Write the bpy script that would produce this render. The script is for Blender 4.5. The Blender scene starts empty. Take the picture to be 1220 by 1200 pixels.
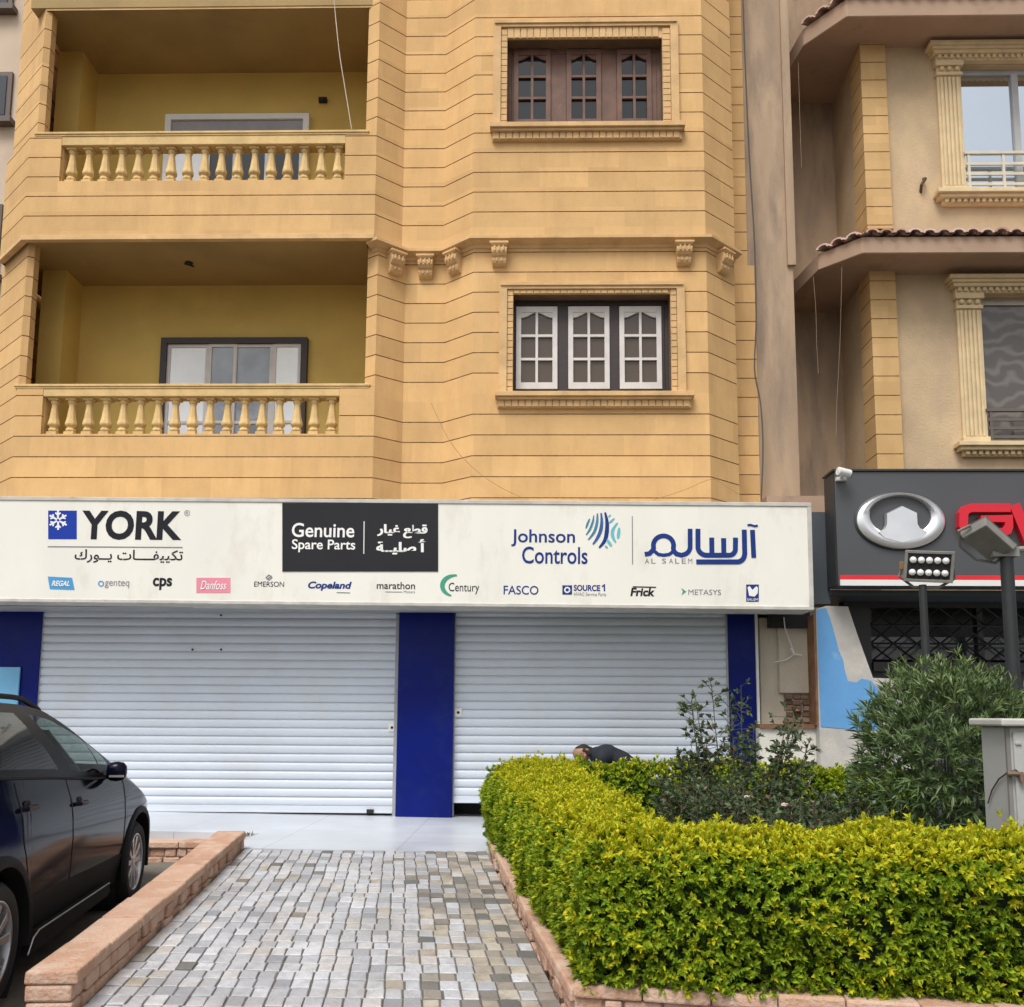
import bpy, math, random
import numpy as np
from mathutils import Vector, Matrix
random.seed(7); rng = np.random.default_rng(7)
SC = bpy.context.scene; COL = SC.collection
R_ = math.radians
# ------------------------------------------------------------------ camera
F, PX, PY, EYE = 1100.0, 610.0, 723.0, 1.55          # focal length and optical centre in photo pixels, eye height in metres
CAMR = Matrix.Rotation(R_(1.2), 3, 'Z') @ Matrix.Rotation(R_(96.8), 3, 'X') @ Matrix.Rotation(0.006, 3, 'Z')
cam = bpy.data.cameras.new('camera'); camo = bpy.data.objects.new('camera', cam); COL.objects.link(camo)
camo.location = (0, 0, EYE); camo.rotation_euler = CAMR.to_euler()
cam.sensor_fit = 'HORIZONTAL'; cam.sensor_width = 36.0; cam.lens = 36.0 * F / 1220.0
cam.shift_y = (PY - 600.0) / 1220.0; cam.clip_start = 0.05; cam.clip_end = 600.0
SC.camera = camo
# ------------------------------------------------------------------ sky, sun, exposure (overcast daylight)
SUN_EL, SUN_AZ = 58.0, 203.0                          # degrees; azimuth from +Y clockwise: behind the camera, a little to the left
w = bpy.data.worlds.new('World'); SC.world = w; w.use_nodes = True
nt = w.node_tree; bg = nt.nodes['Background']
sky = nt.nodes.new('ShaderNodeTexSky'); sky.sky_type = 'NISHITA'; sky.sun_disc = False
sky.sun_elevation = R_(SUN_EL); sky.sun_rotation = R_(SUN_AZ); sky.air_density = 1.0; sky.dust_density = 4.0; sky.ozone_density = 1.0
hs = nt.nodes.new('ShaderNodeHueSaturation'); hs.inputs['Saturation'].default_value = 0.16; hs.inputs['Value'].default_value = 1.0
nt.links.new(sky.outputs[0], hs.inputs['Color']); nt.links.new(hs.outputs[0], bg.inputs['Color'])
bg.inputs['Strength'].default_value = 0.138
sl = bpy.data.lights.new('sun', 'SUN'); sl.energy = 1.9; sl.angle = R_(24); sl.color = (1.0, 0.96, 0.9)
so = bpy.data.objects.new('sun', sl); COL.objects.link(so)
sd = Vector((math.sin(R_(SUN_AZ)) * math.cos(R_(SUN_EL)), math.cos(R_(SUN_AZ)) * math.cos(R_(SUN_EL)), math.sin(R_(SUN_EL))))
so.rotation_euler = sd.to_track_quat('Z', 'Y').to_euler(); so.location = sd * 60
vs = SC.view_settings; vs.view_transform = 'Standard'; vs.look = 'None'; vs.exposure = 0.3; vs.gamma = 1.0; vs.use_curve_mapping = False
SC.cycles.max_bounces = 8

# ------------------------------------------------------------------ helpers
def at(px, py, Y=None, Z=None, X=None):
    """Where the sight line of a photo pixel meets the plane Y, Z or X = const (used to read real sizes off the photograph)."""
    d = CAMR @ Vector(((px - PX) / F, -(py - PY) / F, -1.0))
    t = Y / d.y if Y is not None else ((Z - EYE) / d.z if Z is not None else X / d.x)
    return Vector((0, 0, EYE)) + d * t
def ax(px, py, Y): return at(px, py, Y=Y).x
def az(px, py, Y): return at(px, py, Y=Y).z

def node(nt, kind, **kw):
    n = nt.nodes.new(kind)
    for k, v in kw.items(): setattr(n, k, v)
    return n
MATS = {}
def mat(name, col, rough=0.6, var=0.12, scale=3.0, bump=0.0, bscale=40.0, metal=0.0, spec=0.5, stain=None, sscale=1.0, sthr=(0.55, 0.75), stretch=(1, 1, 1), local=False, trans=0.0, coat=0.0):
    if name in MATS: return MATS[name]
    m = bpy.data.materials.new(name); m.use_nodes = True; MATS[name] = m
    nt = m.node_tree; b = nt.nodes['Principled BSDF']; L = nt.links.new
    if local: pos = node(nt, 'ShaderNodeTexCoord').outputs['Object']
    else: pos = node(nt, 'ShaderNodeNewGeometry').outputs['Position']
    mp = node(nt, 'ShaderNodeMapping'); mp.inputs['Scale'].default_value = stretch; L(pos, mp.inputs['Vector'])
    nz = node(nt, 'ShaderNodeTexNoise'); nz.inputs['Scale'].default_value = scale; nz.inputs['Detail'].default_value = 6; L(mp.outputs[0], nz.inputs['Vector'])
    mr = node(nt, 'ShaderNodeMapRange'); mr.inputs[1].default_value = 0.3; mr.inputs[2].default_value = 0.7; mr.inputs[3].default_value = 1 - var; mr.inputs[4].default_value = 1 + var
    L(nz.outputs['Fac'], mr.inputs[0])
    vm = node(nt, 'ShaderNodeVectorMath', operation='SCALE'); vm.inputs[0].default_value = col; L(mr.outputs[0], vm.inputs['Scale'])
    out = vm.outputs[0]
    if stain is not None:
        n2 = node(nt, 'ShaderNodeTexNoise'); n2.inputs['Scale'].default_value = sscale; n2.inputs['Detail'].default_value = 8; n2.inputs['Roughness'].default_value = 0.65; L(mp.outputs[0], n2.inputs['Vector'])
        r2 = node(nt, 'ShaderNodeMapRange'); r2.inputs[1].default_value = sthr[0]; r2.inputs[2].default_value = sthr[1]; L(n2.outputs['Fac'], r2.inputs[0])
        mx = node(nt, 'ShaderNodeMix', data_type='RGBA'); L(r2.outputs[0], mx.inputs[0]); L(out, mx.inputs[6]); mx.inputs[7].default_value = (*stain, 1); out = mx.outputs[2]
    L(out, b.inputs['Base Color'])
    b.inputs['Roughness'].default_value = rough; b.inputs['Metallic'].default_value = metal; b.inputs['Specular IOR Level'].default_value = spec
    b.inputs['Coat Weight'].default_value = coat; b.inputs['Coat Roughness'].default_value = 0.03
    if trans: b.inputs['Transmission Weight'].default_value = trans
    if bump:
        n3 = node(nt, 'ShaderNodeTexNoise'); n3.inputs['Scale'].default_value = bscale; n3.inputs['Detail'].default_value = 4; L(pos, n3.inputs['Vector'])
        bp = node(nt, 'ShaderNodeBump'); bp.inputs['Strength'].default_value = bump; bp.inputs['Distance'].default_value = 0.01; L(n3.outputs['Fac'], bp.inputs['Height']); L(bp.outputs[0], b.inputs['Normal'])
    return m
def island_mat(name, stops, rough=0.5, spec=0.3, transl=0.0, noise=None, bump=0.0, broad=None):
    """Colour chosen per loose piece of the mesh (a leaf, a stone) from a ramp of real pigments."""
    m = bpy.data.materials.new(name); m.use_nodes = True; MATS[name] = m
    nt = m.node_tree; b = nt.nodes['Principled BSDF']; L = nt.links.new
    g = node(nt, 'ShaderNodeNewGeometry'); cr = node(nt, 'ShaderNodeValToRGB'); L(g.outputs['Random Per Island'], cr.inputs[0])
    e = cr.color_ramp.elements
    while len(e) < len(stops): e.new(0.5)
    for i, (p, c) in enumerate(stops): e[i].position = p; e[i].color = (*c, 1)
    out = cr.outputs[0]
    if noise:
        sc, amt, colr = noise
        nz = node(nt, 'ShaderNodeTexNoise'); nz.inputs['Scale'].default_value = sc; nz.inputs['Detail'].default_value = 6; L(g.outputs['Position'], nz.inputs['Vector'])
        mr = node(nt, 'ShaderNodeMapRange'); mr.inputs[1].default_value = 0.45; mr.inputs[2].default_value = 0.7; mr.inputs[4].default_value = amt; L(nz.outputs['Fac'], mr.inputs[0])
        mx = node(nt, 'ShaderNodeMix', data_type='RGBA'); L(mr.outputs[0], mx.inputs[0]); L(out, mx.inputs[6]); mx.inputs[7].default_value = (*colr, 1); out = mx.outputs[2]
    if broad:                                                          # stains that run across many pieces
        nz = node(nt, 'ShaderNodeTexNoise'); nz.inputs['Scale'].default_value = broad[0]; nz.inputs['Detail'].default_value = 9; nz.inputs['Roughness'].default_value = 0.7; L(g.outputs['Position'], nz.inputs['Vector'])
        mr = node(nt, 'ShaderNodeMapRange'); mr.inputs[1].default_value = 0.42; mr.inputs[2].default_value = 0.68; mr.inputs[4].default_value = broad[1]; L(nz.outputs['Fac'], mr.inputs[0])
        mx = node(nt, 'ShaderNodeMix', data_type='RGBA'); L(mr.outputs[0], mx.inputs[0]); L(out, mx.inputs[6]); mx.inputs[7].default_value = (*broad[2], 1); out = mx.outputs[2]
    L(out, b.inputs['Base Color']); b.inputs['Roughness'].default_value = rough; b.inputs['Specular IOR Level'].default_value = spec
    if bump:
        n3 = node(nt, 'ShaderNodeTexNoise'); n3.inputs['Scale'].default_value = 45; n3.inputs['Detail'].default_value = 5; L(g.outputs['Position'], n3.inputs['Vector'])
        bp = node(nt, 'ShaderNodeBump'); bp.inputs['Strength'].default_value = bump; bp.inputs['Distance'].default_value = 0.012; L(n3.outputs['Fac'], bp.inputs['Height']); L(bp.outputs[0], b.inputs['Normal'])
    if transl:
        t = node(nt, 'ShaderNodeBsdfTranslucent'); L(out, t.inputs['Color']); ms = node(nt, 'ShaderNodeMixShader'); ms.inputs[0].default_value = transl
        L(b.outputs[0], ms.inputs[1]); L(t.outputs[0], ms.inputs[2]); L(ms.outputs[0], nt.nodes['Material Output'].inputs['Surface'])
    return m
def glass(name, tint=(0.02, 0.022, 0.024), clear=0.0, rough=0.02, ior=1.5, wave=0.0):
    m = bpy.data.materials.new(name); m.use_nodes = True; MATS[name] = m; nt = m.node_tree; b = nt.nodes['Principled BSDF']
    b.inputs['Base Color'].default_value = (*tint, 1); b.inputs['Roughness'].default_value = rough; b.inputs['IOR'].default_value = ior
    if wave:
        g = node(nt, 'ShaderNodeNewGeometry'); n3 = node(nt, 'ShaderNodeTexNoise'); n3.inputs['Scale'].default_value = 2.2; nt.links.new(g.outputs['Position'], n3.inputs['Vector'])
        bp = node(nt, 'ShaderNodeBump'); bp.inputs['Strength'].default_value = wave; bp.inputs['Distance'].default_value = 0.05; nt.links.new(n3.outputs['Fac'], bp.inputs['Height']); nt.links.new(bp.outputs[0], b.inputs['Normal'])
    if clear:
        t = node(nt, 'ShaderNodeBsdfTransparent'); t.inputs[0].default_value = (0.75, 0.85, 0.8, 1); ms = node(nt, 'ShaderNodeMixShader'); ms.inputs[0].default_value = clear
        nt.links.new(b.outputs[0], ms.inputs[1]); nt.links.new(t.outputs[0], ms.inputs[2]); nt.links.new(ms.outputs[0], nt.nodes['Material Output'].inputs['Surface'])
    return m

def tag(o, label=None, cat=None, group=None, kind=None):
    if label: o['label'] = label
    if cat: o['category'] = cat
    if group: o['group'] = group
    if kind: o['kind'] = kind
    return o
def thing(name, label, cat, loc=(0, 0, 0), rotz=0.0, group=None):
    o = bpy.data.objects.new(name, None); COL.objects.link(o); o.empty_display_size = 0.2
    o.location = loc; o.rotation_euler = (0, 0, rotz)
    return tag(o, label, cat, group)
def wloc(o):
    v = Vector((0, 0, 0))
    while o is not None: v = v + o.location; o = o.parent
    return v

class MB:
    def __init__(s): s.v = []; s.f = []; s.m = []
    def add(s, vs, fs, mi=0):
        n = len(s.v); s.v += [tuple(v) for v in vs]; s.f += [tuple(n + i for i in f) for f in fs]; s.m += [mi] * len(fs); return s
    def box(s, x0, y0, z0, x1, y1, z1, mi=0):
        x0, x1 = sorted((x0, x1)); y0, y1 = sorted((y0, y1)); z0, z1 = sorted((z0, z1))
        return s.add([(x0, y0, z0), (x1, y0, z0), (x1, y1, z0), (x0, y1, z0), (x0, y0, z1), (x1, y0, z1), (x1, y1, z1), (x0, y1, z1)],
                     [(0, 3, 2, 1), (4, 5, 6, 7), (0, 1, 5, 4), (1, 2, 6, 5), (2, 3, 7, 6), (3, 0, 4, 7)], mi)
    def hexa(s, p, mi=0):   # eight corners: bottom four then top four, counter-clockwise from above
        return s.add(p, [(0, 3, 2, 1), (4, 5, 6, 7), (0, 1, 5, 4), (1, 2, 6, 5), (2, 3, 7, 6), (3, 0, 4, 7)], mi)
    def prism(s, poly, f0, f1, mi=0):   # poly: 2-D points; f0, f1 map a 2-D point to the two end positions
        n = len(poly); a = [f0(*p) for p in poly]; b = [f1(*p) for p in poly]
        return s.add(a + b, [tuple(range(n))[::-1], tuple(range(n, 2 * n))] + [(i, (i + 1) % n, n + (i + 1) % n, n + i) for i in range(n)], mi)
    def xz(s, poly, y0, y1, mi=0): return s.prism(poly, lambda x, z: (x, y1, z), lambda x, z: (x, y0, z), mi)
    def xy(s, poly, z0, z1, mi=0): return s.prism(poly, lambda x, y: (x, y, z0), lambda x, y: (x, y, z1), mi)
    def tube(s, pts, r, n=8, mi=0, cap=True):
        pts = [Vector(p) for p in pts]; rr = r if isinstance(r, (list, tuple)) else [r] * len(pts); vs = []; fs = []; up = None
        for i, p in enumerate(pts):
            d = (pts[min(i + 1, len(pts) - 1)] - pts[max(i - 1, 0)]).normalized()
            if up is None: up = Vector((0, 0, 1)) if abs(d.z) < 0.9 else Vector((1, 0, 0))
            a = d.cross(up).normalized(); b = a.cross(d).normalized(); up = b
            for k in range(n):
                t = 2 * math.pi * k / n; vs.append(p + a * (math.cos(t) * rr[i]) + b * (math.sin(t) * rr[i]))
        for i in range(len(pts) - 1):
            for k in range(n): fs.append((i * n + k, i * n + (k + 1) % n, (i + 1) * n + (k + 1) % n, (i + 1) * n + k))
        if cap: fs.append(tuple(range(n))[::-1]); fs.append(tuple((len(pts) - 1) * n + k for k in range(n)))
        return s.add(vs, fs, mi)
    def lathe(s, prof, c=(0, 0, 0), n=16, mi=0, axis='z', square=False):
        vs = []; fs = []; k0 = math.pi / 4 if square else 0.0; nn = 4 if square else n; q = math.sqrt(2) if square else 1.0
        for r, h in prof:
            for k in range(nn):
                t = k0 + 2 * math.pi * k / nn; a, b = r * q * math.cos(t), r * q * math.sin(t)
                p = (a, b, h) if axis == 'z' else ((a, h, b) if axis == 'y' else (h, a, b))
                vs.append((c[0] + p[0], c[1] + p[1], c[2] + p[2]))
        m = len(prof)
        for i in range(m - 1):
            for k in range(nn): fs.append((i * nn + k, i * nn + (k + 1) % nn, (i + 1) * nn + (k + 1) % nn, (i + 1) * nn + k))
        fs.append(tuple(range(nn))[::-1]); fs.append(tuple((m - 1) * nn + k for k in range(nn)))
        return s.add(vs, fs, mi)
    def quad(s, a, b, c, d, mi=0): return s.add([a, b, c, d], [(0, 1, 2, 3)], mi)
    def build(s, name, mats, parent=None, local=False, smooth=False, bevel=0.0, seg=1, fix=True):
        mats = mats if isinstance(mats, (list, tuple)) else [mats]
        v = np.array(s.v, dtype=float); c = (v.min(0) + v.max(0)) / 2; c[2] = v[:, 2].min()
        me = bpy.data.meshes.new(name); me.from_pydata((v - c).tolist(), [], s.f); me.update()
        for m in mats: me.materials.append(m)
        if len(mats) > 1: me.polygons.foreach_set('material_index', s.m)
        if fix:
            import bmesh
            bm = bmesh.new(); bm.from_mesh(me); bmesh.ops.recalc_face_normals(bm, faces=bm.faces); bm.to_mesh(me); bm.free()
        if smooth:
            me.shade_smooth(); me.set_sharp_from_angle(angle=R_(40))
        o = bpy.data.objects.new(name, me); COL.objects.link(o)
        if parent is not None:
            o.parent = parent; o.location = Vector(c) if local else Vector(c) - wloc(parent)
        else: o.location = Vector(c)
        if bevel:
            b = o.modifiers.new('bevel', 'BEVEL'); b.width = bevel; b.segments = seg; b.limit_method = 'ANGLE'; b.angle_limit = R_(30)
        return o
def copy_tree(o, parent=None):
    c = o.copy(); COL.objects.link(c); c.parent = parent
    for ch in o.children: copy_tree(ch, c)
    return c
def structure(o): o['kind'] = 'structure'; return o
def rounded(x0, z0, x1, z1, r, n=5):
    P = []
    for cx, cz, a in ((x1 - r, z0 + r, -90), (x1 - r, z1 - r, 0), (x0 + r, z1 - r, 90), (x0 + r, z0 + r, 180)):
        for k in range(n + 1):
            t = R_(a + 90 * k / n); P.append((cx + r * math.cos(t), cz + r * math.sin(t)))
    return P
def stroke(pts, wd):
    """A ribbon outline polygon (2-D) of width wd along pts."""
    L, Rr = [], []
    P = [Vector(p) for p in pts]
    for i, p in enumerate(P):
        d0 = (P[i] - P[i - 1]).normalized() if i else (P[1] - P[0]).normalized()
        d1 = (P[i + 1] - P[i]).normalized() if i < len(P) - 1 else d0
        n0 = Vector((-d0.y, d0.x)); n1 = Vector((-d1.y, d1.x)); n = (n0 + n1)
        n = n / max(0.3, n.dot(n0)) if n.length > 1e-6 else n0
        ww = wd[i] if isinstance(wd, (list, tuple)) else wd
        L.append(p + n * ww / 2); Rr.append(p - n * ww / 2)
    return L, Rr
def ribbon(mb, pts, wd, y0, y1, mi=0):
    L, Rr = stroke(pts, wd); n = len(L); vs = []
    for y in (y0, y1):
        vs += [(p.x, y, p.y) for p in L] + [(p.x, y, p.y) for p in Rr]
    fs = []
    for i in range(n - 1):
        fs += [(i, i + 1, n + i + 1, n + i), (2 * n + i, 3 * n + i, 3 * n + i + 1, 2 * n + i + 1), (i, 2 * n + i, 2 * n + i + 1, i + 1), (n + i, n + i + 1, 3 * n + i + 1, 3 * n + i)]
    fs += [(0, n, 3 * n, 2 * n), (n - 1, 3 * n - 1, 4 * n - 1, 2 * n - 1)]
    mb.add(vs, fs, mi)
def arcp(cx, cz, rx, rz, a0, a1, n=12): return [(cx + rx * math.cos(R_(a0 + (a1 - a0) * k / n)), cz + rz * math.sin(R_(a0 + (a1 - a0) * k / n))) for k in range(n + 1)]
def letters(s, x0, x1, z0, z1, m, parent, bold=0.0, y=0.0, depth=0.003, shear=0.0, heavy=0, name='lettering', fitz=True):
    """Writing as real thin letters, fitted into the box x0..x1, z0..z1 of the parent's own front plane."""
    cu = bpy.data.curves.new(name, 'FONT'); cu.body = s; cu.size = 1.0; cu.offset = bold; cu.shear = shear; cu.resolution_u = 4
    to = bpy.data.objects.new(name, cu); COL.objects.link(to); bpy.context.view_layer.update()
    me = bpy.data.meshes.new_from_object(to.evaluated_get(bpy.context.evaluated_depsgraph_get()))
    bpy.data.objects.remove(to); bpy.data.curves.remove(cu)
    n = len(me.vertices); co = np.empty(n * 3); me.vertices.foreach_get('co', co); co = co.reshape(-1, 3)
    polys = [tuple(p.vertices) for p in me.polygons]; bpy.data.meshes.remove(me)
    lo, hi = co.min(0), co.max(0)
    mb = MB()
    for k in range(1 + heavy):
        sh = 0.0 if not heavy else (k / heavy - 0.5) * 0.06
        X = (co[:, 0] - lo[0]) / (hi[0] - lo[0]) * (x1 - x0) + x0 + sh * (z1 - z0); Z = (co[:, 1] - lo[1]) / (hi[1] - lo[1]) * (z1 - z0) + z0
        Y = np.full(n, y - depth - 0.0006 * k)
        mb.add(list(zip(X, Y, Z)), polys)
    return mb.build(name, m, parent, local=True, fix=False)
# ------------------------------------------------------------------ materials of the setting
def facade_mat(name, col, stain, h=0.2675, z0=4.5, amt=0.13):
    m = bpy.data.materials.new(name); m.use_nodes = True; nt = m.node_tree; b = nt.nodes['Principled BSDF']; L = nt.links.new
    g = node(nt, 'ShaderNodeNewGeometry'); sx = node(nt, 'ShaderNodeSeparateXYZ'); L(g.outputs['Position'], sx.inputs[0])
    def mth(op, a, b_=None):
        n = node(nt, 'ShaderNodeMath', operation=op)
        for i, q in enumerate((a, b_)):
            if q is None: continue
            if isinstance(q, (int, float)): n.inputs[i].default_value = q
            else: L(q, n.inputs[i])
        return n.outputs[0]
    course = mth('FLOOR', mth('DIVIDE', mth('SUBTRACT', sx.outputs[2], z0), h))
    along = mth('ADD', mth('MULTIPLY', sx.outputs[0], 1.0), mth('MULTIPLY', sx.outputs[1], 0.6))
    blk = mth('FLOOR', mth('ADD', mth('DIVIDE', along, 0.62), mth('MULTIPLY', course, 0.37)))
    cv = node(nt, 'ShaderNodeCombineXYZ'); L(blk, cv.inputs[0]); L(course, cv.inputs[1])
    wn = node(nt, 'ShaderNodeTexWhiteNoise', noise_dimensions='2D'); L(cv.outputs[0], wn.inputs['Vector'])
    tint = mth('ADD', mth('MULTIPLY', wn.outputs['Value'], amt), 1 - amt / 2)
    nz = node(nt, 'ShaderNodeTexNoise'); nz.inputs['Scale'].default_value = 2.2; nz.inputs['Detail'].default_value = 8; nz.inputs['Roughness'].default_value = 0.65; L(g.outputs['Position'], nz.inputs['Vector'])
    tint2 = mth('MULTIPLY', tint, mth('ADD', mth('MULTIPLY', nz.outputs['Fac'], 0.36), 0.82))
    vm = node(nt, 'ShaderNodeVectorMath', operation='SCALE'); vm.inputs[0].default_value = col; L(tint2, vm.inputs['Scale'])
    mp = node(nt, 'ShaderNodeMapping'); mp.inputs['Scale'].default_value = (1.6, 1.6, 0.35); L(g.outputs['Position'], mp.inputs['Vector'])
    n2 = node(nt, 'ShaderNodeTexNoise'); n2.inputs['Scale'].default_value = 1.7; n2.inputs['Detail'].default_value = 9; n2.inputs['Roughness'].default_value = 0.7; L(mp.outputs[0], n2.inputs['Vector'])
    mr = node(nt, 'ShaderNodeMapRange'); mr.inputs[1].default_value = 0.46; mr.inputs[2].default_value = 0.74; mr.inputs[4].default_value = 0.5; L(n2.outputs['Fac'], mr.inputs[0])
    mx = node(nt, 'ShaderNodeMix', data_type='RGBA'); L(mr.outputs[0], mx.inputs[0]); L(vm.outputs[0], mx.inputs[6]); mx.inputs[7].default_value = (*stain, 1)
    L(mx.outputs[2], b.inputs['Base Color']); b.inputs['Roughness'].default_value = 0.85; b.inputs['Specular IOR Level'].default_value = 0.25
    n3 = node(nt, 'ShaderNodeTexNoise'); n3.inputs['Scale'].default_value = 60; n3.inputs['Detail'].default_value = 6; L(g.outputs['Position'], n3.inputs['Vector'])
    bp = node(nt, 'ShaderNodeBump'); bp.inputs['Strength'].default_value = 0.25; bp.inputs['Distance'].default_value = 0.01; L(n3.outputs['Fac'], bp.inputs['Height']); L(bp.outputs[0], b.inputs['Normal'])
    return m
OCHRE = facade_mat('ochre_stone', (0.655, 0.415, 0.186), (0.46, 0.272, 0.12), amt=0.17)
JOINT = mat('joint_mortar', (0.43, 0.255, 0.115), 0.95, 0.3, 20)
TRIM = mat('ochre_trim', (0.64, 0.445, 0.195), 0.85, 0.16, 5, bump=0.3, bscale=50, stain=(0.42, 0.25, 0.11), sscale=2.5)
TRIM2 = mat('ochre_moulding', (0.62, 0.405, 0.195), 0.85, 0.16, 5, bump=0.3, bscale=50, stain=(0.44, 0.27, 0.12), sscale=2.5)
MUSTARD = mat('mustard_paint', (0.63, 0.44, 0.12), 0.8, 0.10, 1.2, bump=0.1, stain=(0.54, 0.37, 0.10), sscale=1.0)
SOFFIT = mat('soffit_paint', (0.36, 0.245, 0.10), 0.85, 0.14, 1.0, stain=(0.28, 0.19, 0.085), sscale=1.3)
QUOIN = facade_mat('quoin_stone', (0.58, 0.38, 0.175), (0.46, 0.28, 0.11))
CONC = mat('weathered_render', (0.40, 0.29, 0.195), 0.9, 0.16, 1.4, bump=0.3, bscale=35, stain=(0.27, 0.20, 0.15), sscale=2.0, sthr=(0.45, 0.68), stretch=(2.2, 2.2, 0.45))
BEIGE = mat('beige_render', (0.52, 0.385, 0.235), 0.9, 0.14, 2.4, bump=0.6, bscale=30, stain=(0.45, 0.335, 0.23), sscale=2.5, sthr=(0.45, 0.75), stretch=(1, 1, 0.7))
EAVE = mat('eave_render', (0.39, 0.265, 0.185), 0.9, 0.10, 1.6, bump=0.2, bscale=30, stain=(0.27, 0.18, 0.12), sscale=2.2)
CREAM = mat('cream_stone', (0.66, 0.52, 0.31), 0.8, 0.10, 6, bump=0.2, bscale=45)
WHITE = mat('white_paint', (0.72, 0.72, 0.70), 0.45, 0.05, 4)
DARKWOOD = mat('dark_wood', (0.030, 0.019, 0.017), 0.5, 0.25, 6, stretch=(1, 1, 6))
BROWNWOOD = mat('weathered_wood', (0.135, 0.066, 0.043), 0.65, 0.3, 5, stain=(0.34, 0.27, 0.22), sscale=3.0, sthr=(0.64, 0.80))
SASHWHITE = mat('white_sash', (0.62, 0.585, 0.56), 0.55, 0.08, 6)
BLUEPANEL = mat('blue_panel', (0.002, 0.009, 0.135), 0.34, 0.15, 1.5, spec=0.16, stain=(0.012, 0.022, 0.13), sscale=2.5, sthr=(0.5, 0.8), bump=0.08, bscale=3)
BLACK = mat('black_gap', (0.012, 0.012, 0.013), 0.7)
ALU = mat('aluminium', (0.55, 0.56, 0.57), 0.4, 0.06, 5, metal=0.6)
CABLE = mat('cable_sheath', (0.10, 0.085, 0.07), 0.7)
CABLEW = mat('pale_cable', (0.55, 0.48, 0.38), 0.7)
DGLASS = glass('dark_glass', (0.010, 0.012, 0.016))
CURTGLASS = glass('curtain_glass', (0.085, 0.062, 0.046), rough=0.04)

# ------------------------------------------------------------------ ground
ASPH = mat('car_bay_earth', (0.13, 0.115, 0.095), 0.9, 0.35, 2.5, bump=0.8, bscale=30, stain=(0.06, 0.065, 0.035), sscale=1.6)
mb = MB()
mb.quad((-150, -150, -0.02), (150, -150, -0.02), (150, 300, -0.02), (-150, 300, -0.02))
mb.add([(-9, 7.2, -0.018), (-2.6, 7.2, -0.018), (-2.6, 9.45, 0.125), (-9, 9.45, 0.125)], [(0, 1, 2, 3)])
structure(mb.build('ground', ASPH))
TILE = bpy.data.materials.new('pale_tile'); TILE.use_nodes = True
def _tile():
    nt = TILE.node_tree; b = nt.nodes['Principled BSDF']; L = nt.links.new
    g = node(nt, 'ShaderNodeNewGeometry'); br = node(nt, 'ShaderNodeTexBrick'); br.offset = 0.0; br.inputs['Scale'].default_value = 1.0
    br.inputs['Brick Width'].default_value = 1.2; br.inputs['Row Height'].default_value = 0.75; br.inputs['Mortar Size'].default_value = 0.004
    br.inputs['Color1'].default_value = (0.52, 0.55, 0.60, 1); br.inputs['Color2'].default_value = (0.50, 0.53, 0.58, 1); br.inputs['Mortar'].default_value = (0.30, 0.32, 0.35, 1)
    L(g.outputs['Position'], br.inputs['Vector'])
    nz = node(nt, 'ShaderNodeTexNoise'); nz.inputs['Scale'].default_value = 1.3; nz.inputs['Detail'].default_value = 8; L(g.outputs['Position'], nz.inputs['Vector'])
    mr = node(nt, 'ShaderNodeMapRange'); mr.inputs[3].default_value = 0.85; mr.inputs[4].default_value = 1.12; mr.inputs[1].default_value = 0.3; mr.inputs[2].default_value = 0.7; L(nz.outputs['Fac'], mr.inputs[0])
    vm = node(nt, 'ShaderNodeVectorMath', operation='SCALE'); L(br.outputs['Color'], vm.inputs[0]); L(mr.outputs[0], vm.inputs['Scale']); L(vm.outputs[0], b.inputs['Base Color'])
    mr2 = node(nt, 'ShaderNodeMapRange'); mr2.inputs[3].default_value = 0.22; mr2.inputs[4].default_value = 0.42; L(nz.outputs['Fac'], mr2.inputs[0]); L(mr2.outputs[0], b.inputs['Roughness'])
_tile()
def plat_z(x): return 0.362 - 0.010 * (x + 2.0)
mb = MB()
xs = [-9.0, 9.0]
for xa_, xb_, ya_ in ((-9, -2.72, 9.46), (-2.72, 9, 8.42)): mb.hexa([(xa_, ya_, -0.04), (xb_, ya_, -0.04), (xb_, 12.6, -0.04), (xa_, 12.6, -0.04), (xa_, ya_, plat_z(xa_)), (xb_, ya_, plat_z(xb_)), (xb_, 12.6, plat_z(xb_)), (xa_, 12.6, plat_z(xa_))])
structure(mb.build('pavement', TILE))
# cobbled ramp: every sett a small stone of its own shape inside the one path mesh
def path_pt(u, y):      # u 0..1 across, y world
    xl = -2.564 + (8.40 - y) * 0.088; xr = -0.385 + (8.40 - y) * 0.155
    return xl + (xr - xl) * u
def path_z(y): return 0.355 - (8.42 - y) * 0.0735
SETT = island_mat('sett_stone', [(0.0, (0.25, 0.26, 0.29)), (0.12, (0.37, 0.38, 0.41)), (0.36, (0.46, 0.47, 0.50)), (0.66, (0.56, 0.57, 0.61)), (0.84, (0.48, 0.45, 0.42)), (0.93, (0.60, 0.61, 0.65)), (1.0, (0.30, 0.30, 0.31))], rough=0.38, spec=0.5, noise=(15, 0.5, (0.28, 0.28, 0.30)), bump=0.6, broad=(1.6, 0.5, (0.22, 0.20, 0.18)))
SETTD = island_mat('sett_stone_brown', [(0.0, (0.11, 0.12, 0.12)), (0.3, (0.22, 0.20, 0.18)), (0.5, (0.36, 0.32, 0.27)), (0.75, (0.44, 0.40, 0.34)), (1.0, (0.15, 0.15, 0.15))], rough=0.55, spec=0.4, noise=(9, 0.5, (0.14, 0.11, 0.07)), bump=0.6)
SETTBED = mat('sett_bed', (0.12, 0.11, 0.10), 0.9, 0.3, 15)
mb = MB(); ncol = 24
yb = 8.41; row = 0
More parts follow.
